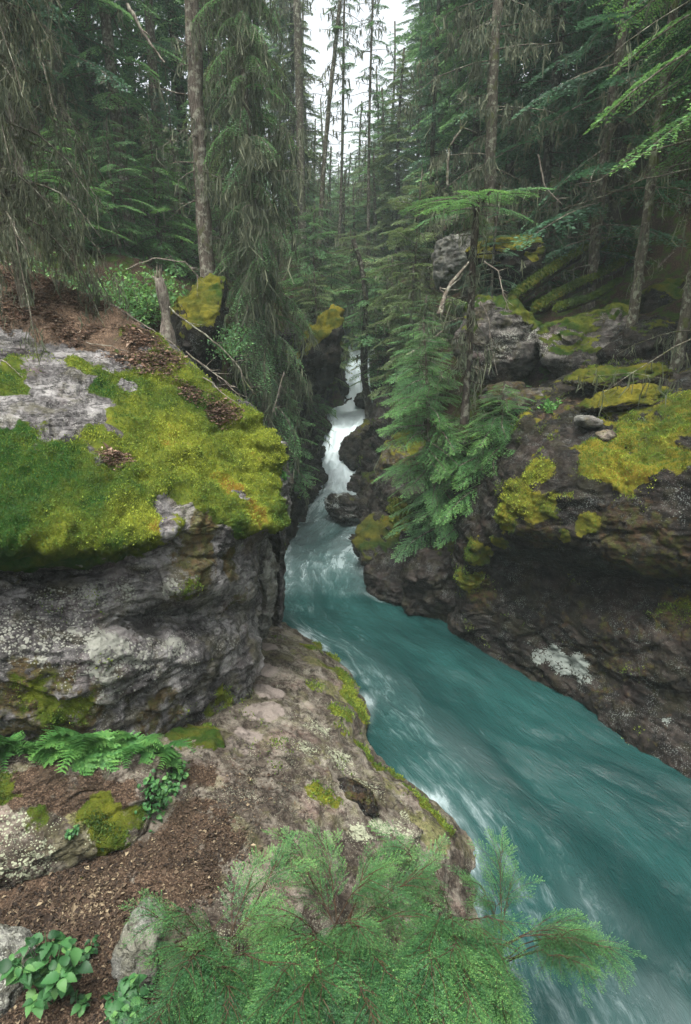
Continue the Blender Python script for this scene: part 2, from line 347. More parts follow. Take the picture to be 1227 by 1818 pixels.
# ------------------------------------------------------------------ water
EDGE = []
def make_water():
    yy = np.concatenate([np.arange(-12, 13, .07), np.arange(13, 30, .05)]); nt = 90
    L, R = ip(yy, LT)-.55, ip(yy, RT)+.6
    L = np.convolve(np.pad(L, 8, 'edge'), np.ones(17)/17, 'valid'); R = np.convolve(np.pad(R, 8, 'edge'), np.ones(17)/17, 'valid')
    W = ip(yy, WT); W = np.convolve(np.pad(W, 3, 'edge'), np.ones(7)/7, 'valid')
    t = np.linspace(0, 1, nt)
    X = L[:, None]*(1-t)+R[:, None]*t; Y = np.repeat(yy[:, None], nt, 1)
    # cross-sections swing across the flow so ripples run with it
    s = np.cumsum(np.concatenate([[0], np.hypot(np.diff(yy), np.diff((L+R)/2))]))
    S = np.repeat(s[:, None], nt, 1); T = np.repeat(t[None], len(yy), 0)*(R-L)[:, None]
    Z = np.repeat(W[:, None], nt, 1)
    foam = ip(yy, [(0, .22), (3, .17), (4.5, .12), (7, .10), (9, .10), (10.3, .14), (10.9, .24), (12, .30), (14, .33), (16.0, .32), (17.3, .42), (18.2, .9), (19, 1.5), (22.5, 1.5), (26, 1.5), (30, 1)])
    rough = ip(yy, [(0, .9), (5, .8), (9, .5), (11, .7), (14, 1.0), (17, .8), (18.3, 1.8), (25, 1.8)])
    q = np.stack([S*.9, T*3.2, 0*S], -1); w = fbm(q*.8+np.stack([.6*fbm(np.stack([S, T, S*0], -1)*.7, 2, 5)]*3, -1), 5, 31)
    q2 = np.stack([S*.5, T*1.1, 0*S], -1); w2 = fbm(q2, 3, 77)
    Z = Z + rough[:, None]*(.075*w+.09*w2 + .025*ridged(q*1.6, 3, 12))
    # steps and boils at the falls
    fall = ip(yy, [(17.5, 0), (18.6, 1), (22.2, 1), (22.8, .2), (24, .4), (24.4, 1), (25.2, 1), (26, 0)])
    Z = Z + fall[:, None]*(.14*fbm(np.stack([S*2.2, T*5, 0*S], -1), 4, 3) + .12*fbm(np.stack([S*1.2, T*1.3, 0*S], -1), 2, 9))
    Z = np.where(T < .5, Z, Z)
    FO = foam[:, None] + .10*w + 0*T
    f = T/(R-L)[:, None]
    # lighter current down the left half of the lower pool, calm dark water under the right wall
    low = 1-sst(9.5, 11, Y)
    FO = FO - low*.34*sst(.38, .75, f) + low*.10*np.exp(-((f-.33)/.13)**2)
    P = np.stack([X, Y, Z], -1)
    from mathutils.kdtree import KDTree
    E = np.concatenate([e.reshape(-1, 3) for e in EDGE]); wl_ = ip(E[:, 1], WT); E = E[(E[:, 2] > wl_-.06) & (E[:, 2] < wl_+.10) & (E[:, 1] < 17.5)]
    kd = KDTree(len(E))
    for i_, e_ in enumerate(E): kd.insert(e_, i_)
    kd.balance(); D_ = np.array([kd.find(p_)[2] if p_[1] < 17.5 else 9 for p_ in P.reshape(-1, 3)]).reshape(X.shape)
    FO = FO + (.30*np.exp(-(D_/.075)**2)+.08*np.exp(-(D_/.28)**2))*np.clip(.55+1.3*fbm(P*2.2, 3, 88), 0, 1.3)
    me = mesh('creek', P.reshape(-1, 3), [grid_faces(len(yy), nt)], {'foam': FO.ravel(), 'fs': S.ravel(), 'ft': T.ravel()})
    m, n_ = newmat('glacial_water'); k = N(n_)
    cb = k.n('ShaderNodeCombineXYZ'); k.l(k.attr('fs'), cb.inputs[0]); k.l(k.attr('ft'), cb.inputs[1]); uv = cb.outputs[0]
    warp = k.noise(k.mapping((.5, .9, 1), vec=uv), 1.2, 3, .5, col=True)
    vm = k.n('ShaderNodeVectorMath', operation='MULTIPLY_ADD'); k.l(warp, vm.inputs[0]); vm.inputs[1].default_value = (.9, .55, 0); k.l(uv, vm.inputs[2]); uvw = vm.outputs[0]
    s1 = k.noise(k.mapping((.85, 3.0, 1), vec=uvw), 2.2, 7, .66, .5)
    s2 = k.noise(k.mapping((1.6, 9, 1), vec=uvw), 3.4, 5, .7, .2)
    s3 = k.noise(k.mapping((.5, 1.1, 1), vec=uvw), 1.1, 3, .5)
    fo = k.math('ADD', k.attr('foam'), k.math('ADD', k.math('MULTIPLY', k.math('SUBTRACT', s1, .5), 1.15), k.math('ADD', k.math('MULTIPLY', k.math('SUBTRACT', s2, .5), .7), k.math('MULTIPLY', k.math('SUBTRACT', s3, .5), .9))))
    fm = k.math('ADD', k.rng(fo, .2, 1.45, 0, .9), k.rng(k.attr('foam'), .15, .5, 0, .16), True)
    deep = k.mix(k.rng(s3, .3, .7), (.005, .027, .025), (.012, .050, .046))
    col = k.mix(fm, deep, (.58, .68, .69))
    b = k.bsdf(col, k.rng(fm, 0, .6, .10, .7), k.bump(k.math('ADD', s1, k.math('MULTIPLY', s2, .6)), .6, .07), .35)
    k.l(b.outputs[0], k.out.inputs[0]); me.materials.append(m)
    tag(obj('creek', me), 'turquoise glacial creek with white rapids running down the gorge', 'creek', kind='structure')

# ------------------------------------------------------------------ rock builders
def resample(C, n, m):
    """Catmull-Rom resampling of a control grid"""
    def cr(A, k):
        r = A.shape[0]; Ap = np.concatenate([2*A[:1]-A[1:2], A, 2*A[-1:]-A[-2:-1]]); t = np.linspace(0, r-1-1e-9, k); i = t.astype(int); f = (t-i)[(...,)+(None,)*(A.ndim-1)]
        p0, p1, p2, p3 = Ap[i], Ap[i+1], Ap[i+2], Ap[i+3]
        return .5*(2*p1+(p2-p0)*f+(2*p0-5*p1+4*p2-p3)*f**2+(3*p1-p0-3*p2+p3)*f**3)
    return np.swapaxes(cr(np.swapaxes(cr(C, n), 0, 1), m), 0, 1)
def paint(P, blobs, base=None):
    """raise an attribute round real surface points; each blob names the point it sits on and its radius in metres"""
    a = np.zeros(P.shape[:-1]) if base is None else base
    q = project(P)
    for (px, py, r, v) in blobs:
        i = np.argmin((q[..., 0]-px)**2+(q[..., 1]-py)**2 + 4*(q[..., 2]-q[..., 2].min())**2)
        c = P.reshape(-1, 3)[i]; d = np.linalg.norm(P-c, axis=-1)
        w = 1-sst(.45*r, 1.25*r, d)
        a = a*(1-w) + v*w
    return a
def displace(P, Nn, amp, freq, seed, strata=None, cush=0, mossmask=None, frac=.05):
    p = P*freq
    d = amp*(.65*fbm(p, 5, seed) + .35*ridged(p*1.7, 4, seed+20))
    wv = P + .12*np.stack([fbm(P*2, 3, seed+51), fbm(P*2, 3, seed+52), fbm(P*2, 3, seed+53)], -1)
    fs = np.array([1.3, 1.3, 3.2]); d = d + frac*facets(wv*fs, seed+60) + frac*.45*facets(wv*fs*2.7, seed+61)
    d = d + .022*ridged(P*4.3, 5, seed+31) + .02*fbm(P*9, 3, seed+33)
    if strata is not None:
        (ax, ay, az), f, a = strata        # bedding normal, bands per metre, depth
        n = np.array([ax, ay, az]); n = n/np.linalg.norm(n)
        h = P@n*f + 1.1*fbm(P*.9, 3, seed+5) + .35*fbm(P*3.5, 3, seed+6)
        fr = h-np.floor(h); band = _h(np.floor(h).astype(np.int64), 0, 0, seed)
        saw = sst(0, .12, fr)*(1-.6*fr)
        d = d + a*(saw-.5) + a*.5*band
        h2 = h*3.3+.4; fr2 = h2-np.floor(h2); d = d + a*.3*(sst(0, .2, fr2)*(1-.7*fr2)-.5)
    if mossmask is not None:
        c = billow(P*4.5, 3, seed+40); d = d*(1-.45*mossmask) + mossmask*cush*(c*2.2-.1)
    return P + Nn*d[..., None]
def tufts(name, V, Nv, w, hue, count, mat, parent, h=.028, seed=1, up=.5):
    """moss shoots growing on the mossy part of a rock"""
    r = np.random.default_rng(seed); V = V.reshape(-1, 3); Nv = Nv.reshape(-1, 3); w = np.clip(w.ravel(), 0, None); hue = hue.ravel()
    if w.sum() <= 0: return
    i = r.choice(len(V), count, p=w/w.sum()); n = len(i)
    jit = r.normal(0, .012, (n, 3)); base = V[i]+jit-Nv[i]*.008
    d = Nv[i]*(1-up)+np.array([0, 0, up])+r.normal(0, .55, (n, 3)); d /= np.linalg.norm(d, axis=1, keepdims=True)
    s = np.cross(d, r.normal(0, 1, (n, 3))); s /= np.maximum(np.linalg.norm(s, axis=1, keepdims=True), 1e-6)
    L = h*r.uniform(.5, 1.4, (n, 1)); wd = L*.30
    T = np.stack([base-s*wd, base+s*wd, base+d*L], 1).reshape(-1, 3)
    var = np.repeat(np.clip(hue[i]+r.normal(0, .14, n), 0, 1), 3)
    obj(name, mesh(name, T, [np.arange(3*n).reshape(-1, 3)], {'var': var}, False, [mat]), parent)
def patch_rock(name, label, cat, rows, n, m, mat, amp, freq, seed, strata=None, paints=None, cush=.06, upmoss=None, tuft=0, tuftmat='moss', group=None, origin=None, th=.028, flip=False, frac=.05):
    C = np.array(rows, float)
    P0 = resample(C, n, m); Nn = grid_normals(P0)
    q = P0.reshape(-1, 3).mean(0)
    if flip: Nn = -Nn
    A = {}
    Z = np.zeros(P0.shape[:-1]); paints = paints or {}
    up = Nn[..., 2]
    A['moss'] = Z+0
    if upmoss: A['moss'] = upmoss[1]*sst(upmoss[0]-.2, upmoss[0]+.2, up + .35*fbm(P0*1.3, 4, seed+60))
    for kx in ('moss', 'litter', 'lichen', 'stain', 'hue', 'sand'):
        base = A.get(kx, Z + (paints.get('base_'+kx, .35 if kx == 'hue' else 0)))
        A[kx] = paint(P0, paints.get(kx, []), base)
    mk = sst(.3, .8, A['moss']+1.0*fbm(P0*2.6, 5, seed+70, .62))*(1-A['litter'])
    P = displace(P0, Nn, amp, freq, seed, strata, cush, mk, frac)
    F_ = grid_faces(n, m); EDGE.append(P)
    if flip: F_ = F_[:, ::-1]
    org = origin if origin is not None else P.reshape(-1, 3).mean(0)*np.array([1, 1, 0])+np.array([0, 0, P[..., 2].min()])
    root = empty(name, org, label, cat, group)
    obj('stone', mesh(name, P.reshape(-1, 3), [F_], {k: v.ravel() for k, v in A.items()}, True, [mat]), root)
    if tuft:
        Nd = grid_normals(P); Nd = -Nd if flip else Nd
        area = np.linalg.norm(np.cross(np.gradient(P, axis=0), np.gradient(P, axis=1)), axis=-1)
        w = area*sst(.35, .75, A['moss']+1.1*fbm(P0*2.6, 5, seed+70, .62)-A['litter']*.8)*sst(-.35, .1, Nd[..., 2])
        w = w*sst(-260, 0, project(P)[..., 0]+260)
        tufts('moss', P, Nd, w, np.clip(A['hue']*1.0-.02+.5*fbm(P*2.2, 4, 5)+.0, 0, 1), tuft, MAT[tuftmat], root, th, seed)
    return root, P, Nn, A

def ico(sub=5):
    import bmesh
    bm = bmesh.new(); bmesh.ops.create_icosphere(bm, subdivisions=sub, radius=1)
    V = np.array([v.co[:] for v in bm.verts]); Fc = np.array([[v.index for v in f.verts] for f in bm.faces]); bm.free(); return V, Fc
ICO = {s: ico(s) for s in (4, 5, 6)}
def boulder(name, label, cat, c, size, rot=(0, 0, 0), seed=0, mat='rock', sub=6, cuts=9, moss=(.5, 1.0), hue=.35, lichen=0, stain=.35, amp=.17, group=None, tuft=0, tuftmat='mossdark', litter=0, strata=None, th=.028, depth=.78):
    import mathutils
    r = np.random.default_rng(seed+500); V, Fc = ICO[sub]; V = V.copy()
    V = np.sign(V)*np.abs(V)**.9; V = V*(1+.16*fbm(V*1.3+seed*3.1, 3, seed)[:, None])
    for _ in range(cuts):
        n = r.normal(0, 1, 3); n /= np.linalg.norm(n); h = r.uniform(.62, .95)*depth/.78
        e = V@n-h; V = V - np.maximum(e+.05*fbm(V*4+seed, 3, seed), 0)[:, None]*n*.88
    R = np.array(mathutils.Euler(rot).to_matrix())
    S = np.array(size)
    P = (V*S)@R.T
    tri = P[Fc]; fn = np.cross(tri[:, 1]-tri[:, 0], tri[:, 2]-tri[:, 0]); Nn = np.zeros_like(P)
    for k in range(3): np.add.at(Nn, Fc[:, k], fn)
    Nn /= np.maximum(np.linalg.norm(Nn, axis=1, keepdims=True), 1e-12)
    Q = P+np.array(c); sz = S.mean()
    up = Nn[:, 2]+.3*fbm(Q*1.4, 4, seed)
    A = {'moss': moss[1]*sst(moss[0]-.2, moss[0]+.25, up), 'hue': np.clip(hue+.4*fbm(Q*1.5, 3, seed+3), 0, 1), 'lichen': lichen*sst(-.1, .5, fbm(Q*1.1, 3, seed+9)+.1),
         'stain': np.full(len(Q), stain), 'sand': 0*up, 'litter': litter*sst(.6, .9, up)}
    d = amp*sz*(.6*fbm(Q*1.6/max(sz, .3), 5, seed)+.5*ridged(Q*2.6/max(sz, .3), 4, seed+7))
    wq = Q/sz+.15*np.stack([fbm(Q/sz*2, 3, seed+51), fbm(Q/sz*2, 3, seed+52), fbm(Q/sz*2, 3, seed+53)], -1)
    d += .085*sz*(facets(wq*np.array([1.5, 1.5, 2.6]), seed+60)+.45*facets(wq*np.array([4, 4, 7.]), seed+61))
    if strata:
        n = np.array(strata[0], float); n /= np.linalg.norm(n); h = Q@n*strata[1]+.8*fbm(Q*1.1, 3, seed+5)+.3*fbm(Q*4, 3, seed+6); fr = h-np.floor(h)
        d += strata[2]*(sst(0, .12, fr)*(1-.6*fr)-.5) + strata[2]*.5*_h(np.floor(h).astype(np.int64), 0, 0, seed)
    mk = sst(.4, .7, A['moss']); d = d + mk*.05*min(1, sz)*(billow(Q*5, 3, seed+2)*2)
    P = P+Nn*d[:, None]; EDGE.append(P+np.array(c))
    root = empty(name, c, label, cat, group)
    me = mesh(name, P, [Fc], A, True, [MAT[mat]]); obj('stone', me, root, True)
    if tuft:
        w = A['moss']*sst(-.2, .2, Nn[:, 2]); tufts('moss', P, Nn, w**2, np.clip(A['hue']+.4*fbm(Q*2.2, 3, 5), 0, 1), tuft, MAT[tuftmat], root, th, seed)
        root.children[-1].location = (0, 0, 0)
    return root

# ---- left mossy outcrop ------------------------------------------------
def rowat(l): return [at(*p) for p in l]
ridge = rowat([(-420, 330, 10.6), (-250, 380, 10), (-110, 430, 9.5), (0, 468, 9), (100, 505, 8.6), (200, 560, 8.2), (300, 622, 7.8), (400, 700, 7.4), (458, 750, 7.1), (490, 800, 6.9)])
back = [p+np.array([.7-.8*i/9, 1.4, -1.5]) for i, p in enumerate(ridge)]
back2 = [p+np.array([.9-1.2*i/9, 1.9, -3.9]) for i, p in enumerate(ridge)]
rows = [back2, back, ridge,
    rowat([(-420, 560, 7.8), (-250, 560, 7.6), (-110, 570, 7.4), (0, 580, 7.2), (100, 610, 7.0), (190, 650, 6.9), (280, 690, 6.8), (370, 745, 6.75), (440, 800, 6.7), (497, 850, 6.7)]),
    rowat([(-420, 720, 5.7), (-250, 720, 5.6), (-110, 720, 5.6), (0, 720, 5.6), (90, 735, 5.7), (180, 755, 5.8), (270, 790, 5.95), (350, 830, 6.1), (430, 865, 6.3), (503, 888, 6.55)]),
    rowat([(-420, 850, 4.4), (-250, 850, 4.5), (-110, 850, 4.6), (0, 850, 4.7), (80, 860, 4.8), (170, 870, 4.95), (260, 885, 5.2), (340, 898, 5.5), (430, 905, 5.95), (505, 915, 6.5)]),
    rowat([(-420, 950, 3.9), (-250, 955, 3.98), (-110, 957, 4.05), (0, 960, 4.15), (80, 967, 4.27), (165, 970, 4.45), (250, 955, 4.75), (330, 935, 5.15), (420, 932, 5.7), (502, 940, 6.45)]),
    rowat([(-420, 990, 4.4), (-250, 995, 4.5), (-110, 998, 4.62), (0, 1002, 4.8), (80, 1012, 4.98), (165, 1012, 5.12), (250, 985, 5.02), (335, 975, 5.22), (410, 970, 5.75), (466, 965, 6.75)]),
    rowat([(-420, 1060, 4.2), (-250, 1060, 4.3), (-110, 1060, 4.4), (0, 1060, 4.5), (90, 1055, 4.62), (180, 1050, 4.75), (262, 1050, 4.92), (340, 1045, 5.15), (405, 1035, 5.65), (448, 1030, 6.3)]),
    rowat([(-420, 1110, 4.05), (-250, 1110, 4.15), (-110, 1110, 4.2), (0, 1105, 4.3), (90, 1105, 4.42), (180, 1105, 4.62), (262, 1098, 5.15), (342, 1088, 5.62), (405, 1080, 6.05), (448, 1078, 6.5)]),
    rowat([(-420, 1170, 3.9), (-250, 1170, 3.95), (-110, 1170, 4.0), (0, 1165, 4.08), (90, 1165, 4.18), (180, 1165, 4.36), (262, 1162, 4.68), (342, 1155, 5.08), (405, 1150, 5.6), (449, 1145, 6.15)]),
    rowat([(-420, 1250, 3.8), (-250, 1250, 3.85), (-110, 1248, 3.95), (0, 1245, 4.0), (90, 1242, 4.12), (180, 1240, 4.32), (262, 1240, 4.64), (340, 1235, 5.0), (402, 1225, 5.5), (447, 1210, 6.0)]),
    rowat([(-420, 1330, 3.8), (-250, 1330, 3.85), (-110, 1325, 3.95), (0, 1320, 4.02), (90, 1318, 4.15), (180, 1308, 4.36), (262, 1300, 4.7), (338, 1293, 5.05), (395, 1285, 5.5), (438, 1258, 6.0)]),
    rowat([(-420, 1350, 4.3), (-250, 1350, 4.4), (-110, 1345, 4.5), (0, 1340, 4.6), (90, 1335, 4.7), (180, 1325, 4.9), (262, 1318, 5.2), (338, 1308, 5.5), (395, 1300, 5.9), (430, 1275, 6.4)]),
]
for r_ in rows:     # the creek-facing side wraps away round the corner
    e = r_[-1]; r_.append(e+np.array([-.10, .9, -.08])); r_.append(e+np.array([-.6, 2.0, -.3]))
OUT = patch_rock('mossy_outcrop', 'big layered outcrop at left with bright moss on top and a lichen spotted face', 'rock',
    rows, 300, 330, MAT['outcrop'], .10, 1.5, 4, frac=.05, strata=((.38, .12, .92), 3.2, .06), cush=.06, tuft=95000, tuftmat='moss', th=.018,
    paints={'base_hue': .5,
        'moss': [(x, y, r, 1.0) for (x, y, r) in [(255, 598, .28), (300, 640, .25), (345, 680, .25), (390, 715, .25), (430, 745, .22), (465, 780, .2), (140, 655, .2), (200, 690, .2), (0, 680, .3), (60, 760, .2), (240, 680, .22), (110, 790, .25), (250, 720, .5), (330, 770, .6), (420, 830, .5), (250, 800, .6), (350, 860, .5), (450, 880, .4), (150, 880, .6), (50, 900, .6), (0, 850, .5), (100, 940, .4), (230, 900, .5), (250, 620, .35),
                (-80, 880, .6), (470, 800, .35), (300, 690, .35), (350, 720, .3), (430, 770, .3), (490, 920, .25), (270, 640, .25), (10, 690, .28), (30, 650, .18), (160, 668, .14), (175, 700, .15), (20, 780, .22), (440, 915, .3), (180, 750, .2), (400, 900, .3)]]
              + [(80, 650, .26, .12), (100, 690, .30, .0), (60, 735, .26, .1), (150, 740, .24, .0), (170, 715, .18, 0), (225, 690, .12, 0), (10, 620, .25, .1), (110, 780, .2, .25), (200, 770, .12, .2), (300, 905, .18, .15), (420, 885, .12, .1),
                 (120, 600, .4, .15), (40, 540, .5, .0), (150, 570, .4, .05), (240, 620, .25, .1), (380, 950, .14, .3), (330, 920, .16, .45), (300, 940, .12, .3)]
              + [(60, 1220, .25, .35), (390, 1245, .22, .62), (110, 1250, .3, .42), (330, 1045, .16, .5), (300, 1070, .12, .5), (380, 1250, .2, .6)],
        'litter': [(x, y, r, v) for (x, y, r, v) in [(-60, 480, .7, 1), (20, 500, .6, 1), (80, 540, .55, 1), (150, 560, .5, 1), (220, 600, .42, 1), (290, 625, .16, .8), (150, 600, .3, .95), (40, 560, .5, 1), (350, 670, .12, .6), (120, 520, .4, 1), (190, 560, .4, 1), (235, 585, .2, .9),
                  (400, 715, .1, .5), (90, 590, .3, .9), (180, 800, .14, .8), (215, 850, .12, .7), (190, 825, .1, .7), (-150, 500, .8, 1), (240, 650, .12, .6), (310, 640, .12, .6), (200, 585, .3, .9)]],
        'lichen': [(175, 1160, .22, .95), (160, 1145, .2, .95), (215, 1165, .2, .85), (190, 1190, .15, .8), (270, 1150, .16, .55), (310, 1155, .18, .8), (250, 1180, .15, .7), (330, 1180, .15, .5), (170, 1050, .2, .62), (100, 1070, .2, .6), (60, 1090, .2, .45), (230, 1070, .15, .6),
                   (410, 1160, .2, .5), (20, 1130, .25, .42), (60, 1160, .2, .35), (130, 1100, .2, .5), (160, 1240, .15, .45), (300, 1040, .1, .75), (230, 1240, .12, .35), (350, 1215, .15, .3), (-80, 1100, .5, .4), (40, 1120, .3, .55), (110, 1150, .25, .6), (150, 1020, .2, .5), (200, 1045, .2, .6), (120, 1190, .2, .45), (380, 1130, .25, .45), (290, 1200, .2, .45), (220, 1220, .2, .4)],
        'stain': [(350, 990, .35, .7), (410, 1000, .25, .75), (410, 1060, .25, .5), (330, 1050, .25, .65), (60, 1240, .5, .6), (130, 1270, .35, .65), (280, 1270, .4, .55), (390, 1250, .3, .6), (-60, 1260, .5, .6), (250, 1200, .25, .3), (30, 1010, .4, .35), (150, 1000, .3, .35), (370, 930, .25, .8)],
        'hue': [(60, 900, .9, .16), (0, 850, .6, .12), (180, 880, .4, .3), (-80, 880, .9, .05), (20, 800, .4, .1), (120, 950, .35, .5), (250, 780, .4, .55), (330, 800, .45, .72), (420, 860, .35, .78), (410, 870, .16, .98), (450, 915, .2, .92), (460, 790, .35, .72), (430, 760, .3, .68), (490, 880, .3, .62), (500, 920, .2, .4), (260, 700, .3, .42), (240, 740, .2, .45), (300, 700, .2, .4),
                (20, 690, .4, .3), (170, 700, .3, .3), (240, 920, .3, .65), (290, 930, .2, .8), (170, 640, .2, .3), (350, 720, .2, .4)]})
OP = OUT[1]

# ---- rock ledge beside the creek ---------------------------------------
def rowz(l): return [atz(*p) for p in l]
shelf_rows = [
    rowz([(-700, 1300, 1.5), (-300, 1300, 1.5), (0, 1260, 1.4), (180, 1230, 1.2), (320, 1180, 1.0), (420, 1130, .75), (470, 1110, .45), (500, 1108, .2), (530, 1112, -.3)]),
    rowz([(-700, 1330, 1.6), (-300, 1330, 1.6), (0, 1310, 1.55), (180, 1280, 1.35), (320, 1230, 1.15), (420, 1170, .95), (490, 1145, .62), (545, 1150, .35), (590, 1160, -.3)]),
    rowz([(-700, 1390, 1.6), (-300, 1390, 1.65), (0, 1360, 1.6), (160, 1340, 1.5), (320, 1300, 1.3), (430, 1230, 1.02), (510, 1200, .78), (590, 1205, .48), (640, 1210, -.3)]),
    rowz([(-700, 1450, 1.6), (-300, 1450, 1.6), (0, 1440, 1.5), (160, 1410, 1.5), (320, 1360, 1.4), (430, 1290, 1.15), (530, 1260, .88), (615, 1258, .5), (668, 1262, -.3)]),
    rowz([(-700, 1520, 1.55), (-300, 1520, 1.55), (0, 1520, 1.48), (160, 1470, 1.46), (310, 1420, 1.4), (420, 1350, 1.25), (540, 1320, 1.0), (625, 1315, .50), (665, 1330, -.3)]),
    rowz([(-700, 1600, 1.5), (-300, 1600, 1.5), (0, 1600, 1.46), (150, 1540, 1.45), (300, 1480, 1.4), (420, 1410, 1.28), (550, 1375, 1.05), (670, 1370, .42), (715, 1385, -.3)]),
    rowz([(-700, 1700, 1.5), (-300, 1700, 1.5), (0, 1680, 1.48), (150, 1610, 1.46), (300, 1540, 1.42), (430, 1470, 1.3), (580, 1430, 1.0), (740, 1425, .38), (800, 1440, -.3)]),
    rowz([(-700, 1850, 1.5), (-300, 1850, 1.5), (0, 1780, 1.5), (160, 1700, 1.48), (310, 1620, 1.42), (450, 1550, 1.25), (620, 1500, .9), (790, 1500, .30), (870, 1510, -.3)]),
    rowz([(-700, 2100, 1.5), (-300, 2100, 1.5), (0, 1950, 1.5), (170, 1850, 1.5), (330, 1750, 1.4), (500, 1660, 1.2), (670, 1600, .8), (800, 1590, .25), (870, 1610, -.3)]),
    rowz([(-700, 2600, 1.5), (-300, 2600, 1.5), (0, 2300, 1.5), (180, 2150, 1.5), (360, 2050, 1.4), (540, 1900, 1.1), (700, 1800, .7), (830, 1760, .2), (930, 1760, -.3)]),
    rowz([(-1200, 4000, 1.6), (-600, 4000, 1.6), (0, 3600, 1.5), (200, 3300, 1.5), (400, 3000, 1.3), (600, 2600, 1.0), (800, 2300, .6), (950, 2200, .1), (1050, 2200, -.3)]),
]
SH = patch_rock('rock_ledge', 'low pinkish rock ledge with a trodden path sloping to the creek at left', 'rock ledge', shelf_rows, 330, 280, MAT['shelf'], .08, 2.0, 23, frac=.02,
    strata=((.25, .2, .95), 5.5, .022), cush=.05, tuft=16000, tuftmat='moss', th=.022,
    paints={'base_hue': .45, 'base_stain': .25, 'sand': [(470, 1150, .2, 1), (470, 1190, .22, 1), (475, 1230, .22, 1), (460, 1270, .22, .95), (440, 1310, .2, .8), (480, 1260, .2, .9), (420, 1330, .2, .5)],
        'moss': [(630, 1250, .32, 1), (615, 1215, .25, 1), (590, 1170, .16, .8), (610, 1200, .2, 1), (560, 1145, .14, .7), (650, 1345, .1, .9), (670, 1365, .1, .9), (725, 1405, .1, .9), (770, 1445, .1, .9), (600, 1300, .12, .5), (600, 1270, .2, .75), (545, 1150, .2, .55), (500, 1140, .2, .35), (580, 1185, .22, .5), (640, 1330, .16, .9), (700, 1380, .14, .9), (750, 1430, .14, .9), (560, 1225, .15, .45), (790, 1470, .12, .8), (590, 1420, .12, .5), (560, 1415, .15, .55), (360, 1300, .2, .6)],
        'litter': [(100, 1610, .4, 1), (200, 1560, .3, 1), (300, 1510, .25, 1), (350, 1450, .25, .75), (380, 1480, .3, .6), (50, 1680, .4, 1), (150, 1700, .4, .95), (100, 1780, .5, .95), (250, 1600, .3, .9), (0, 1750, .5, .9), (200, 1800, .4, .9), (350, 1380, .22, .6), (330, 1550, .3, .8), (0, 1640, .3, 1)],
        'lichen': [(560, 1290, .25, .6), (600, 1350, .25, .65), (540, 1330, .25, .55), (520, 1270, .2, .4), (650, 1400, .2, .5), (470, 1180, .25, .18), (680, 1470, .15, .9), (640, 1480, .15, .8), (720, 1450, .1, .6), (470, 1360, .15, .3)],
        'stain': [(560, 1180, .3, .7), (590, 1230, .3, .6), (520, 1160, .2, .5), (560, 1350, .3, .45), (620, 1310, .2, .6), (700, 1400, .2, .6), (760, 1480, .3, .7)],
        'hue': [(640, 1260, .25, .62), (600, 1200, .2, .35), (700, 1390, .3, .4), (640, 1210, .2, .6)]})

# ---- right bank wall -----------------------------------------------------
def wl(l): return [atz(px, py, 0.0) for px, py in l]
r6 = wl([(800, 1108), (845, 1140), (930, 1190), (1035, 1248), (1120, 1312), (1227, 1392), (1380, 1500), (1650, 1700)])
r6b = [p+np.array([.05, .1, -.7]) for p in r6]
right_rows = [
    rowat([(800, 800, 11.5), (850, 750, 11.3), (920, 705, 11), (1000, 670, 10.8), (1080, 650, 10.6), (1180, 640, 10.3), (1330, 600, 10), (1560, 560, 9.8)]),
    rowat([(812, 860, 10.3), (862, 810, 10), (925, 745, 9.7), (1000, 715, 9.5), (1080, 700, 9.3), (1180, 690, 9.0), (1330, 660, 8.7), (1560, 640, 8.5)]),
    rowat([(818, 915, 9.6), (872, 860, 9.1), (925, 800, 8.85), (1000, 765, 8.6), (1080, 760, 8.3), (1180, 745, 8.0), (1330, 720, 7.6), (1560, 720, 7.3)]),
    rowat([(820, 950, 9.3), (878, 895, 8.6), (925, 850, 8.15), (1000, 830, 7.8), (1080, 830, 7.5), (1180, 820, 7.1), (1330, 800, 6.7), (1560, 800, 6.2)]),
    rowat([(818, 985, 9.2), (880, 935, 8.35), (928, 915, 7.85), (1000, 915, 7.45), (1080, 915, 7.1), (1180, 910, 6.75), (1330, 910, 6.3), (1560, 920, 5.8)]),
    rowat([(818, 1020, 9.15), (872, 962, 8.5), (930, 955, 7.95), (1000, 975, 7.5), (1080, 985, 7.1), (1180, 995, 6.7), (1330, 1010, 6.2), (1560, 1030, 5.6)]),
    rowat([(822, 1050, 9.05), (868, 1005, 8.95), (930, 1000, 8.6), (1000, 1012, 8.15), (1080, 1022, 7.65), (1180, 1030, 7.15), (1330, 1055, 6.6), (1560, 1080, 5.9)]),
    rowat([(826, 1085, 9.0), (866, 1075, 8.75), (935, 1075, 8.3), (1008, 1090, 7.8), (1085, 1110, 7.25), (1185, 1130, 6.7), (1330, 1160, 6.1), (1560, 1210, 5.4)]),
    rowat([(822, 1108, 9.05), (858, 1115, 8.75), (935, 1140, 8.15), (1020, 1175, 7.55), (1100, 1215, 7.0), (1200, 1270, 6.35), (1350, 1350, 5.6), (1600, 1450, 4.9)]),
    r6, r6b]
for r_ in right_rows:  # upstream side wraps away
    e = r_[0]; r_.insert(0, e+np.array([.12, .8, 0])); r_.insert(0, e+np.array([.9, 1.7, 0]))
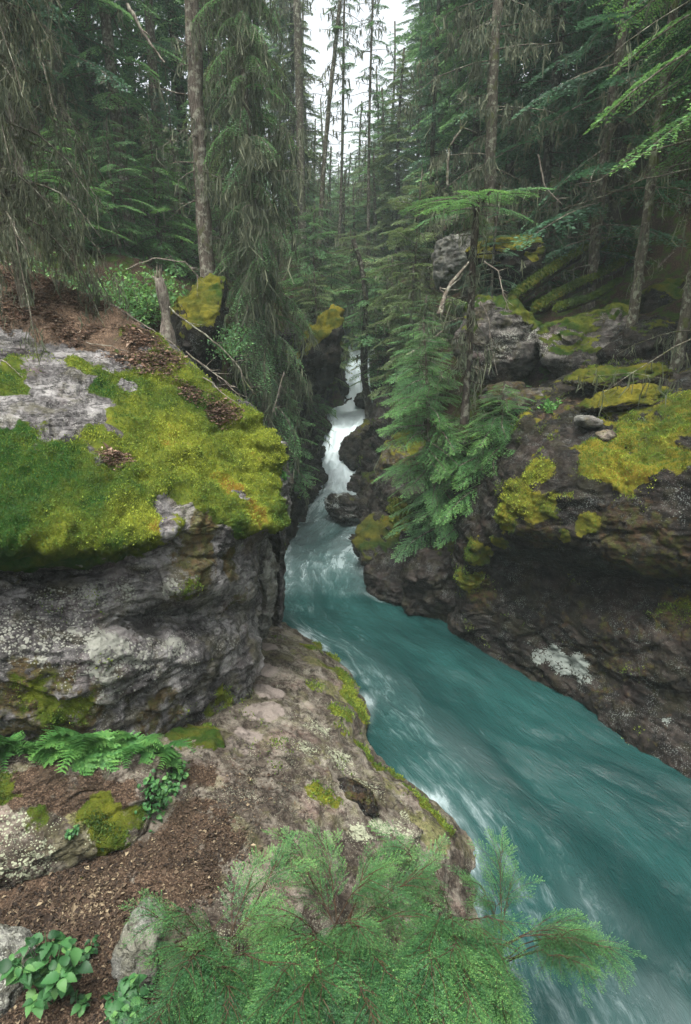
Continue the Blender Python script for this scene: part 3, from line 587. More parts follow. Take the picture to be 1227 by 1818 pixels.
RW = patch_rock('mossy_boulder', 'huge boulder forming the right bank, its colour darkened for shade, yellow moss on its top, overhanging the creek', 'boulder', right_rows, 330, 330, MAT['wall'], .15, 1.3, 51, frac=.05,
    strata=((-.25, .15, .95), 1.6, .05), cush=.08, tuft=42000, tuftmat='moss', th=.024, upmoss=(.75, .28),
    paints={'base_hue': .5, 'base_stain': .15,
        'moss': [(1070, 800, .4, .95), (1120, 840, .35, .95), (1180, 830, .35, .9), (1160, 780, .4, .85), (1060, 830, .25, .9), (960, 840, .25, .9), (920, 880, .3, .95), (900, 920, .25, .9), (950, 900, .25, .8), (1000, 890, .25, .75), (1040, 930, .2, .8), (1215, 760, .4, .8), (1100, 740, .4, .6), (1000, 950, .15, .5), (850, 980, .3, .75), (840, 1030, .3, .65), (890, 960, .2, .8), (1130, 760, .3, .7), (1227, 720, .5, .85)]
              + [(1010, 820, .18, 0), (1040, 775, .3, .05), (950, 790, .25, .1), (1000, 860, .15, .1), (1055, 880, .2, .1), (1005, 905, .15, .0), (1150, 880, .2, .3), (1200, 880, .35, .05), (1230, 1080, .25, .5), (980, 780, .3, .15), (1060, 700, .4, .1), (980, 720, .4, .2)],
        'lichen': [(1030, 1180, .22, .95), (1000, 1180, .2, .95), (960, 1165, .16, .75), (985, 1160, .18, .85), (1040, 1205, .15, .8), (945, 1140, .15, .4), (1060, 1060, .3, .28), (1120, 1070, .25, .25), (1000, 1060, .2, .15), (1180, 940, .25, .3), (1200, 900, .25, .3), (1040, 745, .2, .55), (1000, 850, .2, .25), (1100, 1100, .3, .3), (1185, 1285, .1, .6), (1140, 720, .3, .3), (870, 1143, .1, .5)],
        'stain': [(1150, 980, .7, .6), (1220, 1090, .5, .6), (1000, 1090, .6, .4), (1100, 1200, .8, .45), (1100, 1150, .6, .45), (960, 950, .4, .6), (850, 1050, .4, .6), (1150, 1300, .6, .3), (1100, 940, .4, .6)],
        'litter': [(1020, 720, .4, .6), (970, 740, .3, .5), (1130, 700, .4, .5)],
        'hue': [(1070, 800, .5, .7), (1120, 840, .5, .72), (930, 880, .5, .55), (1180, 800, .4, .45), (850, 1000, .6, .35), (1215, 740, .5, .4)]})

# ---- gorge walls further upstream ----------------------------------------
def wallrows(tab, sgn, prof):
    """tab: (y, base x, top z, lean) ; prof: list of (height fraction, inward offset fraction)"""
    out = []
    for hf, of in prof:
        out.append([np.array([bx - sgn*lean*of, y, (w-.7)+(tz-w+.7)*hf]) for (y, bx, tz, lean, w) in tab])
    return out
ltab = [(9.6, -2.4, 3.6, 1.2, 0), (10.4, -1.9, 3.6, 1.3, 0), (11.4, -1.62, 3.9, 1.3, 0), (12.6, -1.5, 4.5, 1.2, 0), (13.8, -1.33, 4.8, 1.1, 0), (14.8, -1.25, 5.0, .9, 0), (16, -1.05, 5.1, 1.1, .1), (17.2, -.85, 5.0, 1.0, .2), (18.4, -.75, 5.1, .9, .3),
        (20, -.72, 5.2, 1.0, 1), (21.5, -.65, 5.3, 1.0, 1.6), (22.6, -.62, 5.2, .9, 1.9), (23.3, -.5, 5.0, .8, 2), (23.9, .05, 4.9, .7, 2.1), (24.6, .18, 4.9, .8, 2.6), (25.6, .18, 4.7, .9, 3.5), (27, .1, 4.9, 1.2, 3.7), (30, -.2, 5.3, 1.5, 4)]
prof = [(1.0, 3.0), (1.0, 1.9), (.98, 1.15), (.90, .85), (.72, .62), (.55, .30), (.38, .22), (.22, .02), (.08, .0), (0, .05)]
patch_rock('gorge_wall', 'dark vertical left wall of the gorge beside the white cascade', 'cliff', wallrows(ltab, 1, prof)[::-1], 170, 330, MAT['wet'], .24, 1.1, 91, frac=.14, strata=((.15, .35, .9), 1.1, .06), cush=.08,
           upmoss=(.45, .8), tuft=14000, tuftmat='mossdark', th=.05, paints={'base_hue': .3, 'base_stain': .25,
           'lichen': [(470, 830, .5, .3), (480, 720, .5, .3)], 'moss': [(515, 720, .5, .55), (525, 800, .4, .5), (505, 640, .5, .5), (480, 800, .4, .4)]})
rtab = [(10.3, 2.0, 2.5, 1.0, 0), (10.9, 1.3, 2.2, .9, 0), (11.5, .55, 1.9, .9, 0), (12.2, .22, 1.8, .8, 0), (13, .12, 1.9, .8, 0), (14.2, .08, 1.7, .9, 0), (15.3, .15, 1.6, .9, .05), (16.6, .25, 1.9, .9, .1), (17.7, .18, 2.2, .9, .2), (18.6, .12, 2.5, .8, .4), (20, .32, 2.7, .8, 1),
        (21.4, .55, 3.0, .8, 1.6), (22.4, .85, 3.4, .7, 1.9), (23.2, 1.15, 3.7, .7, 2), (24.2, .98, 4.0, .7, 2.2), (25.2, .8, 4.6, .7, 3.4), (27, .9, 5.0, 1, 3.7), (30, 1.4, 5.4, 1.5, 4)]
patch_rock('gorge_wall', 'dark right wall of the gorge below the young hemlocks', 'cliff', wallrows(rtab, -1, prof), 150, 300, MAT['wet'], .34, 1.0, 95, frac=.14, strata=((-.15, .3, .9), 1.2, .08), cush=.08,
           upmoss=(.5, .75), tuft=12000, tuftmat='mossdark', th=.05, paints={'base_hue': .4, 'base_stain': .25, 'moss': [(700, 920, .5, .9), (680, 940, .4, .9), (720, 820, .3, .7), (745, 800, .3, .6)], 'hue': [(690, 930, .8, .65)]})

# ---- individual rocks ------------------------------------------------------
def B(name, label, px, py, Y, size, rot=(0, 0, 0), **k):
    return boulder(name, label, 'rock', at(px, py, Y), size, rot, **k)
B('rock', 'pale streaked rock pillar at the water edge under the tip of the mossy outcrop', 462, 1045, 7.5, (.22, .5, .72), (0, .05, .2), seed=3, mat='grey', lichen=1.6, stain=.3, moss=(1.2, .5), cuts=12)
B('rock', 'black rock hump splitting the cascade on its right side', 640, 800, 20.3, (.62, 1.2, 1.1), (0, .35, 0), seed=5, mat='wet', moss=(.75, .6), cuts=7, amp=.12)
B('rock', 'mottled rock with a pale end jutting into the rapids below the cascade', 625, 905, 15.4, (.72, .55, .36), (0, .32, .3), seed=8, mat='wet', moss=(.95, .3), stain=.35, lichen=1.1, cuts=12, amp=.22)
B('rock', 'dark mossy rock block behind the pale ended rock', 680, 885, 16.2, (.75, .9, .72), (.1, .1, .2), seed=9, mat='wet', moss=(.6, .7), stain=.5, cuts=9)
B('rock', 'steep grey and orange rock with moss stripes above the rapids', 720, 835, 15.2, (.75, .9, .95), (0, .35, .1), seed=12, mat='rock', moss=(.55, .7), hue=.5, stain=.6, cuts=10, tuft=3000)
B('rock', 'rounded black rock with yellow moss crown at the bend of the creek', 705, 985, 12.1, (.98, 1.0, .80), (0, .30, .1), seed=14, mat='wet', moss=(.5, .9), hue=.5, stain=.4, cuts=8, amp=.15, tuft=16000, tuftmat='moss', th=.035)
B('rock', 'low black rock at the waterline between the moss crowned rock and the overhung one', 705, 1030, 11.0, (.8, .7, .5), (0, .1, .2), seed=19, mat='wet', moss=(1.1, .4), stain=.3, cuts=8)
B('rock', 'black overhung rock at the foot of the dark green hemlock', 785, 1035, 10.35, (.85, .9, .8), (0, .1, .4), seed=15, mat='wet', moss=(.8, .5), stain=.3, cuts=8)
B('rock', 'dark rock dividing the upper fall from the ledge below it', 643, 712, 23.9, (.32, .4, .30), (0, .2, 0), seed=16, mat='wet', moss=(1.2, .3), cuts=8)
B('rock', 'dark boulder right of the upper fall', 690, 668, 25.2, (.85, .9, .95), (0, .1, 0), seed=17, mat='wet', moss=(.5, .8), cuts=8)
B('rock', 'dark boulder left of the upper fall', 592, 650, 25.6, (.75, .9, 1.05), (0, 0, .3), seed=18, mat='wet', moss=(.5, .8), cuts=8)
# left bank, behind the outcrop
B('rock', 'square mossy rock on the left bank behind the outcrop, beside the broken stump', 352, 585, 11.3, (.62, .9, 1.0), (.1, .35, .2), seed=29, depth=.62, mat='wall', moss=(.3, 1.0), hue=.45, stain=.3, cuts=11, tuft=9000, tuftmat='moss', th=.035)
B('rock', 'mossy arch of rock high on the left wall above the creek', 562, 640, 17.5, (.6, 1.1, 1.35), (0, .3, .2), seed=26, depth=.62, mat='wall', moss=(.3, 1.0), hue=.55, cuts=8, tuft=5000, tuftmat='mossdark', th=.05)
# foot of the outcrop
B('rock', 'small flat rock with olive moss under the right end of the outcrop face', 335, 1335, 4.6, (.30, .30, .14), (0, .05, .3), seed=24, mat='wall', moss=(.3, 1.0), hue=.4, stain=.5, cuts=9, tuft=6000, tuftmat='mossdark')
boulder('rock', 'upright grey slab of rock left of the leafy shrubs', 'rock', atz(250, 1680, 1.62), (.19, .36, .17), (.75, -.22, -.22), seed=27, mat='grey', moss=(1.5, .2), stain=.2, cuts=22, depth=.55, sub=6, amp=.10)
boulder('rock', 'pale rock cut by the lower left edge of the picture', 'rock', atz(-15, 1745, 1.5), (.22, .3, .2), (0, 0, .3), seed=28, mat='grey', moss=(1.5, .3), lichen=.9, stain=.3, cuts=10)
def L(label, px, py, z, size, rot, **k): boulder('rock', label, 'rock', atz(px, py, z), size, rot, **k)
L('pale pinkish angular rock at the water edge behind the foreground cedars', 690, 1495, .55, (.32, .28, .16), (.1, .15, .5), seed=61, mat='shelf', moss=(1.2, .3), lichen=.9, stain=.1, cuts=14, depth=.66)
L('broken rock lip coloured dark for the crevice shadow above the pale pinkish rock on the ledge', 625, 1420, .82, (.34, .16, .12), (0, .1, -.35), seed=62, mat='wall', moss=(.9, .5), stain=.5, cuts=12, depth=.7)  # dark block put in to stand for the crevice shadow on the ledge
L('small lichen spotted rock in the ledge left of the dark lip', 560, 1385, 1.0, (.2, .16, .10), (0, 0, .4), seed=63, mat='shelf', moss=(1.0, .4), lichen=.8, stain=.3, cuts=12, depth=.7)
L('reddish stone lying beside the path above the foreground cedars', 430, 1470, 1.28, (.17, .15, .10), (0, .1, .9), seed=64, mat='shelf', moss=(1.2, .3), lichen=.5, stain=.1, cuts=14, depth=.66)
# right slope boulders
B('rock', 'grey boulder with a green moss cap on the right slope between two trunks', 1035, 615, 12.0, (1.05, 1.0, .72), (.05, -.12, .3), seed=31, mat='rock', moss=(.62, 1.0), hue=.3, lichen=.5, stain=.35, cuts=12, tuft=7000, tuftmat='mossdark', th=.045)
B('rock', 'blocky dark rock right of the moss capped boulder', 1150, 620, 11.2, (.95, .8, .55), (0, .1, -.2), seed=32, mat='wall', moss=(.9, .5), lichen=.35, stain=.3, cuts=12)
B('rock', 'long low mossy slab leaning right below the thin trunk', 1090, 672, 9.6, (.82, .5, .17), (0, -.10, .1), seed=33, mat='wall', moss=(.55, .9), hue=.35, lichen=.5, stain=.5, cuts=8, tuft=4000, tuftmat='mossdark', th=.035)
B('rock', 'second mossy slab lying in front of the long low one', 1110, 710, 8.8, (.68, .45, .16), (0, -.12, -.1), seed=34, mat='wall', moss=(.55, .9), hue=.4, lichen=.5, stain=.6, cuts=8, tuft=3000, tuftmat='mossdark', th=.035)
B('rock', 'tall lichen spotted rock face behind the slim dark trunk', 885, 600, 12.4, (.9, .7, .85), (0, .1, .2), seed=35, mat='rock', moss=(.6, .9), lichen=.6, stain=.3, cuts=11)
B('rock', 'white faced rock near the fallen trunks on the right slope', 812, 462, 15.2, (.55, .6, .75), (.3, .2, .2), seed=36, mat='grey', moss=(1.0, .6), lichen=1.6, stain=0, cuts=11)
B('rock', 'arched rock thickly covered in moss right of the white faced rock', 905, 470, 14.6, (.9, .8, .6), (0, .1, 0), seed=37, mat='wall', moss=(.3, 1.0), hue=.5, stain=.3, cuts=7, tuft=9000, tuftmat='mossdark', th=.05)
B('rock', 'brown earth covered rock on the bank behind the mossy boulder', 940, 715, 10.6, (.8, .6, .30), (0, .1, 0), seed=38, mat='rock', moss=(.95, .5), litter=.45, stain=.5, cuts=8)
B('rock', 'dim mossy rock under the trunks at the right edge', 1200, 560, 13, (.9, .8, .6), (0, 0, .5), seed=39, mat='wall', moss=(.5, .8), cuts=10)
B('rock', 'pale crusted stone lying on top of the right mossy boulder', 1045, 748, 8.3, (.20, .15, .08), (0, .1, .2), seed=40, mat='grey', moss=(1.3, .4), lichen=1.3, cuts=8, sub=4)
B('rock', 'small pinkish stone set in the moss of the right boulder', 1075, 775, 8.0, (.16, .12, .08), (0, 0, .4), seed=41, mat='shelf', moss=(1.3, .4), cuts=8, sub=4)

# step of rock below the ferns
fern_rows = [
    rowz([(-500, 1330, 1.9), (-200, 1320, 1.9), (0, 1325, 1.88), (100, 1325, 1.86), (200, 1320, 1.78), (290, 1325, 1.62), (330, 1350, 1.3)]),
    rowz([(-500, 1400, 1.9), (-200, 1390, 1.9), (0, 1385, 1.88), (100, 1385, 1.85), (190, 1390, 1.78), (270, 1390, 1.64), (320, 1400, 1.3)]),
    rowz([(-500, 1440, 1.8), (-200, 1430, 1.82), (0, 1425, 1.80), (90, 1420, 1.78), (180, 1425, 1.70), (255, 1430, 1.58), (300, 1450, 1.25)]),
    rowz([(-500, 1500, 1.72), (-200, 1500, 1.72), (0, 1480, 1.72), (80, 1470, 1.70), (160, 1470, 1.62), (235, 1470, 1.54), (280, 1490, 1.25)]),
    rowz([(-500, 1560, 1.6), (-200, 1570, 1.6), (0, 1555, 1.62), (70, 1530, 1.62), (140, 1515, 1.56), (215, 1505, 1.49), (255, 1520, 1.25)]),
    rowz([(-500, 1620, 1.2), (-200, 1620, 1.2), (0, 1600, 1.3), (70, 1570, 1.3), (140, 1545, 1.3), (200, 1530, 1.3), (240, 1540, 1.2)])]
FR = patch_rock('rock_step', 'stepped grey and brown rock below the ferns at left', 'rock', fern_rows, 130, 190, MAT['shelf'], .10, 3.0, 130, strata=((-.25, .3, .9), 6, .035), cush=.03, tuft=5000, tuftmat='mossdark', th=.02,
    paints={'base_hue': .3, 'base_stain': .25, 'moss': [(200, 1470, .18, .8), (180, 1440, .16, .7), (240, 1450, .12, .7), (60, 1460, .12, .5), (0, 1400, .2, .6)], 'lichen': [(20, 1480, .2, .6), (70, 1540, .16, .7), (100, 1470, .1, .4), (30, 1540, .2, .6), (160, 1500, .1, .4)],
            'litter': [(60, 1400, .25, .75), (150, 1400, .2, .8), (210, 1410, .15, .8), (110, 1430, .12, .6)], 'stain': [(150, 1450, .2, .6)]})
make_water()
# ------------------------------------------------------------------ foliage builders
def leaflets(base, d, s, n, L, W, lift=.0):
    """flat four-cornered leaflets; base/d/s/n are (k,3), L/W (k,1)"""
    mid = base + d*L*.45 + n*lift*L
    return np.stack([base, mid-s*W, base+d*L, mid+s*W], 1).reshape(-1, 3)
def nrm(v): return v/np.maximum(np.linalg.norm(v, axis=-1, keepdims=True), 1e-9)
def bough(seed, L=1.0, step=.06, lstep=.035, leaf=.05, lw=.28, width=.42, droop=.25, rise=.05, ang=55, tip=1.0, hang=.12, fork=True):
    """one flat evergreen bough along +x: leaf quads, wood path"""
    r = np.random.default_rng(seed)
    S = np.arange(.10, .99, step/L); B_ = []; D = []; LV = []; var = []
    def axis(s): return np.stack([L*s, .06*L*np.sin(3*s+seed), rise*L*s - droop*L*s*s], -1)
    woods = [(axis(np.linspace(0, 1, 7)), .011*L)]
    for i, s in enumerate(S):
        for sd in (-1, 1):
            if r.random() < .08: continue
            s0 = np.array(s); ln = width*L*min(1, s*3.2+.15)*(1-s)**.62*r.uniform(.65, 1.15) + .05*L
            a = radians(ang*(1-.35*s))*sd+r.normal(0, .1); d = np.array([cos(a), sin(a), 0.])
            u = np.arange(.12, 1.0, lstep/ln)
            P = axis(s0)+d*ln*u[:, None]+np.array([0, 0, -1])*(hang*ln*u[:, None]**2+droop*.3*ln*u[:, None])
            side = np.array([-sin(a), cos(a), 0.])
            for sg in (-1, 1):
                dd = nrm(d*.72+side*sg*.68+np.array([0, 0, -.12])+r.normal(0, .16, (len(u), 3)))
                B_.append(P); D.append(dd); LV.append(leaf*(1.1-.45*u)*r.uniform(.7, 1.25, len(u))); var.append(.25+.35*u*s**.5*tip+r.normal(0, .13, len(u))+.12*s)
            B_.append(P[-1:]); D.append(d[None]); LV.append(np.array([leaf])); var.append(np.array([.7]))
    B_ = np.concatenate(B_); D = np.concatenate(D); LV = np.concatenate(LV)[:, None]; var = np.concatenate(var)
    nn = nrm(np.array([0, 0, 1.])+r.normal(0, .35, B_.shape)); s_ = nrm(np.cross(nn, D)); nn = np.cross(D, s_)
    V = leaflets(B_, D, s_, nn, LV, LV*lw)
    return V, np.repeat(np.clip(var, 0, 1), 4), woods
BIGB = [bough(90+i, 1, .03, .0155, .021, .26, .38, .28, hang=.25) for i in range(4)]
NEAR = [bough(i, 1, .040, .020, .030, .24, .40, .28, hang=.25) for i in range(5)]
MIDB = [bough(10+i, 1, .05, .028, .042, .30, .42, .28, hang=.25) for i in range(6)]
FARB = [bough(20+i, 1, .07, .05, .078, .34, .42, .26, hang=.2) for i in range(6)]
HANGB = [bough(30+i, 1, .045, .026, .036, .26, .34, .75, rise=.25, hang=.9) for i in range(5)]
def rotz(a): c, s = cos(a), sin(a); return np.array([[c, -s, 0], [s, c, 0], [0, 0, 1]])
def roty(a): c, s = cos(a), sin(a); return np.array([[c, 0, s], [0, 1, 0], [-s, 0, c]])
def rotx(a): c, s = cos(a), sin(a); return np.array([[1, 0, 0], [0, c, -s], [0, s, c]])
def strands(P, r, n, lmin, lmax, w=.012):
    """hanging beard lichen: thin drooping ribbons below points P"""
    i = r.integers(0, len(P), n); b = P[i]+r.normal(0, .03, (n, 3)); L = r.uniform(lmin, lmax, (n, 1))*r.uniform(.4, 1, (n, 1))
    a = r.uniform(0, pi, n); s = np.stack([np.cos(a), np.sin(a), 0*a], -1)
    mid = b+np.array([0, 0, -.5])*L+r.normal(0, .035, (n, 3))*L/.3; end = b+np.array([0, 0, -1.])*L+r.normal(0, .085, (n, 3))*L/.3
    ww = w*r.uniform(.5, 1.5, (n, 1))
    V = np.stack([b-s*ww*.6, b+s*ww*.6, mid+s*ww, mid-s*ww, mid-s*ww, mid+s*ww, end+s*ww*.15, end-s*ww*.15], 1).reshape(-1, 3)
    var = np.repeat(np.clip(r.normal(.5, .22, n), 0, 1), 8)
    return V, var
Q4 = lambda n: np.arange(n*4).reshape(-1, 4)
def trunk_path(h, lean, bend, r, n=14):
    t = np.linspace(0, 1, n); p = np.stack([lean[0]*h*t+bend*h*.1*np.sin(t*5+r.uniform(0, 6))*t, lean[1]*h*t+bend*h*.06*np.sin(t*4+2), h*t], -1)
    return p
def tree(name, label, base, h, rad, seed, protos=MIDB, z0=.25, crown=1.6, n=60, droop=0., mat='needle_mid', bark='bark', lean=(0, 0), bend=.15, dead=20, deadlen=.7, lich=0, lichw=.012, lichlen=(.15, .5), group=None, top=1.0,
         taper=.35, cat='conifer tree', shape=.75, mats_l='lichen', sides=10, dense_low=False, azi=None, flat=False, sink=.15):
    r = np.random.default_rng(seed); base = np.array(base, float)
    root = empty(name, base, label, cat, group)
    tp = trunk_path(h, lean, bend, r); tt = np.linspace(0, 1, len(tp))
    tr = rad*(1-(1-taper)*tt)*top; tr[0] *= 1.25; tp[0, 2] -= sink
    def onT(z): return np.array([np.interp(z, tp[:, 2], tp[:, 0]), np.interp(z, tp[:, 2], tp[:, 1]), z])
    # trunk with knots and dead stubs as one piece of wood
    A = Acc(); fine = np.linspace(0, 1, 60); fp = np.stack([np.interp(fine, tt, tp[:, k]) for k in range(3)], -1)
    V, Q = tube(fp, np.interp(fine, tt, tr), sides, rough=.35, seed=seed); A.add(V, Q, .5); A2 = A
    lp = []
    for i in range(dead):
        z = h*r.uniform(.08, min(1, z0+.45)); a = r.uniform(0, 2*pi); L = deadlen*r.uniform(.3, 1.3); b = onT(z); d = np.array([cos(a), sin(a), r.uniform(-.25, .15)])
        s = np.linspace(0, 1, 6)[:, None]; p = b+d*L*s+np.array([0, 0, -1])*L*r.uniform(-.1, .45)*s**2+r.normal(0, .02*L, (6, 3))*s
        V, Q = tube(p, np.linspace(.018, .004, 6)*(.6+rad*3), 4); A.add(V, Q, .5); lp.append(p[1:])
        for _ in range(2):
            j = r.integers(2, 5); q = p[j]+(nrm(r.normal(0, 1, 3))*np.array([1, 1, .5])*L*.35)*np.linspace(0, 1, 4)[:, None]
            V, Q = tube(q, np.linspace(.006, .002, 4)*(.6+rad*3), 3); A.add(V, Q, .5); lp.append(q[1:])
    # crown
    CV = []; CVar = []; WP = []
    for i in range(n):
        f = (i+.5)/n; f = f**.9
        z = h*(z0+(1-z0)*f*.99); a = i*2.39996+r.normal(0, .35)
        if azi is not None: a = azi[0]+r.uniform(-azi[1], azi[1])
        g = 1-(z/h-z0)/(1-z0)
        L = crown*(max(g, .02)**shape*.92+.10)*r.uniform(.65, 1.15)
        if z0 > .02 and g > .93: L *= .75
        V, var, woods = protos[r.integers(len(protos))]
        R = rotz(a)@roty(radians(droop-12*(1-g)+r.normal(0, 7)+(0 if flat else 4)))@rotx(r.normal(0, .22))
        b = onT(z)
        CV.append((V*L)@R.T+b); CVar.append(np.clip(var+r.normal(0, .07), 0, 1))
        p = (woods[0][0]*L)@R.T+b; WP.append(p)
        V2, Q2 = tube(p, np.linspace(.012, .002, 7)*L+.002, 3); A2.add(V2, Q2, .4)
    obj('trunk', A.mesh('trunk', MAT[bark]), root, True)
    if n:
        CV = np.concatenate(CV); obj('crown', mesh('crown', CV, [Q4(len(CV)//4)], {'var': np.concatenate(CVar)}, False, [MAT[mat]]), root, True)
    if lich:
        P = np.concatenate(lp+WP) if lp or WP else tp
        V, var = strands(P, r, lich, lichlen[0], lichlen[1], lichw); obj('hanging_lichen', mesh('hanging_lichen', V, [Q4(len(V)//4)], {'var': var}, False, [MAT[mats_l]]), root, True)
    return root
def hfor(px, pyt, Y):
    p = at(px, pyt, Y); return float(p[2]-ground_z(p[0], p[1]))
def gpos(px, py, Y):
    p = at(px, py, Y); return np.array([p[0], p[1], float(ground_z(p[0], p[1]))-.05])

# ---- named trees -----------------------------------------------------------
tree('conifer_tree', 'tall grey trunked conifer with bare lower trunk on the left bank behind the outcrop', gpos(368, 490, 13.3), 16, .155, 101, z0=.62, crown=1.6, n=40, dead=46, deadlen=.75, lich=900, bark='bark', taper=.6, mat='needle_dark', bend=.05)
tree('conifer_tree', 'lichen draped hemlock hanging over the left gorge wall', gpos(466, 600, 13.2), 13, .12, 102, protos=HANGB, z0=.2, crown=1.2, n=100, droop=12, dead=30, deadlen=1.0, lich=9000, lichw=.012, lichlen=(.2, .7), mat='needle_mid', shape=.3)
tree('conifer_tree', 'hemlock with drooping lichen grey boughs right of the bare grey trunk', gpos(440, 560, 15.2), 15, .12, 103, protos=HANGB, z0=.19, crown=1.4, n=100, droop=10, dead=30, deadlen=1.0, lich=6000, lichw=.014, lichlen=(.2, .8), mat='needle_olive', shape=.4)
tree('young_hemlock', 'young hemlock leaning over the left gorge wall below the draped one', gpos(505, 580, 15.5), 3.6, .05, 104, protos=MIDB, z0=.15, crown=.95, n=60, droop=8, dead=5, lich=700, mat='needle_mid', shape=.6, cat='young conifer')
tree('young_hemlock', 'small hemlock hanging beside the mossy arch of rock above the left wall', gpos(540, 540, 18.5), 4.2, .05, 105, protos=MIDB, z0=.15, crown=1.15, n=60, droop=8, dead=5, lich=700, mat='needle_mid', shape=.6, cat='young conifer')
# lichen draped spruce on the outcrop, upper left
def draped_spruce():
    r = np.random.default_rng(5); base = OP.reshape(-1, 3)[np.argmin((project(OP)[..., 0].ravel()-52)**2+(project(OP)[..., 1].ravel()-548)**2)]
    root = empty('dead_spruce', base, 'dead spruce hung with grey beard lichen, standing on the outcrop at upper left', 'dead tree')
    A = Acc(); h = 6.6; t = np.linspace(0, 1, 40); tp = np.stack([-.25*t-.1*np.sin(t*4), .0*t+.05*np.sin(6*t), -.2+h*t], -1)
    V, Q = tube(tp, .075*(1-.5*t)+.02*np.exp(-t*20), 9, rough=.4, seed=3); A.add(V, Q, .5)
    L = Acc(); LP = []
    for i in range(74):
        z = r.uniform(.7, 6.4); a = r.uniform(-pi, pi) if i > 34 else r.uniform(-1.3, .5)
        ln = r.uniform(.5, 1.35)*(1.0 if i > 34 else 1.15); s = np.linspace(0, 1, 9)[:, None]
        b = np.array([np.interp(z, tp[:, 2], tp[:, 0]), 0, z]); d = np.array([cos(a), sin(a), .35])
        p = b+d*ln*s+np.array([0, 0, -1])*ln*r.uniform(.7, 1.5)*s**2.0+np.cumsum(r.normal(0, .016, (9, 3)), 0)
        V, Q = tube(p, np.linspace(.016, .004, 9), 4); A.add(V, Q, .5); LP.append(p[1:])
        for j in range(2, 9):
            for _ in range(2):
                q = p[j-1]+(np.array([r.normal(0, .5), r.normal(0, .5), -.7])*r.uniform(.1, .38))*np.linspace(0, 1, 5)[:, None]+r.normal(0, .006, (5, 3))
                V, Q = tube(q, np.linspace(.005, .0018, 5), 3); A.add(V, Q, .5); LP.append(q[1:])
    obj('trunk', A.mesh('trunk', MAT['barkpale']), root, True)
    V, var = strands(np.concatenate(LP), r, 17000, .06, .34, .006); obj('hanging_lichen', mesh('hanging_lichen', V, [Q4(len(V)//4)], {'var': var}, False, [MAT['lichen']]), root, True)
draped_spruce()

# left forest
LG = 'conifers in the dark forest on the left bank'
left = [(235, 17, 17, .16, 'needle_mid', 1.9), (140, 16, 15, .13, 'needle_dark', 1.9), (60, 15, 15, .16, 'needle_dark', 1.8), (300, 20, 18, .17, 'needle_dark', 2.0), (195, 22, 20, .2, 'needle_dark', 2.2), (110, 21, 20, .2, 'needle_dark', 2.2),
        (20, 19, 18, .18, 'needle_dark', 2.2), (340, 25, 22, .2, 'needle_mid', 2.3), (260, 28, 24, .22, 'needle_dark', 2.6), (160, 29, 25, .24, 'needle_dark', 2.8), (60, 28, 25, .24, 'needle_dark', 2.8), (-60, 22, 22, .2, 'needle_dark', 2.6), (-120, 15, 15, .16, 'needle_dark', 2.2),
        (400, 24, 21, .18, 'needle_mid', 2.0), (440, 30, 22, .2, 'needle_mid', 2.2), (380, 36, 27, .24, 'needle_dark', 3), (300, 38, 29, .24, 'needle_dark', 3), (200, 38, 30, .24, 'needle_dark', 3.2), (90, 38, 32, .24, 'needle_dark', 3.4), (470, 36, 24, .2, 'needle_mid', 2.2)]
for i, (px, Y, h, rad, mt, cr) in enumerate(left):
    far = Y > 20
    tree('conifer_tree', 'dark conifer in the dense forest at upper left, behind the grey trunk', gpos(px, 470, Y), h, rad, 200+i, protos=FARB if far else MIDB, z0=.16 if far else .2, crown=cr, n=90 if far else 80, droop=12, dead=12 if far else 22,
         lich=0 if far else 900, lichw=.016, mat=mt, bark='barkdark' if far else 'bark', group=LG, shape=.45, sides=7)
# bare dead tree leaning in the left forest (diagonal pale pole at the top)
# centre, backlit
tree('conifer_tree', 'tall straight backlit trunk with sparse twigs against the pale sky gap', gpos(537, 430, 30), 26, .20, 301, protos=FARB, z0=.72, crown=1.6, n=40, dead=80, deadlen=1.4, lich=900, lichw=.03, mat='needle_mid', bark='barkpale', taper=.6, bend=.02)
tree('conifer_tree', 'thin bare trunk leaning right in the sky gap beside the straight one', gpos(562, 440, 28), 20, .12, 302, protos=FARB, z0=.45, crown=.9, n=34, dead=90, deadlen=1.0, lich=700, lichw=.025, bark='barkpale', lean=(.075, 0), bend=.25, taper=.3)
tree('conifer_tree', 'slender dead trunk with short stubs in the middle of the sky gap', gpos(598, 440, 34), 21, .10, 303, protos=FARB, z0=.4, crown=1.0, n=40, dead=90, deadlen=1.0, lich=700, lichw=.025, bark='barkpale', lean=(.04, 0), bend=.1, taper=.25)
tree('conifer_tree', 'thin upright snag right of the sky gap with wispy stubs', gpos(655, 440, 33), 20, .10, 304, protos=FARB, z0=.35, crown=1.2, n=50, dead=90, deadlen=1.2, lich=900, lichw=.025, bark='bark', bend=.08, taper=.25)
tree('crooked_tree', 'crooked dark trunk curving left below the sky gap', gpos(664, 380, 22), 6.2, .15, 305, protos=FARB, z0=.45, crown=1.3, n=26, dead=16, deadlen=.8, lich=400, lichw=.02, bark='barkdark', lean=(-.12, 0), bend=.6, mat='needle_mid', taper=.5, cat='tree')
CG = 'pale conifers far up the valley'
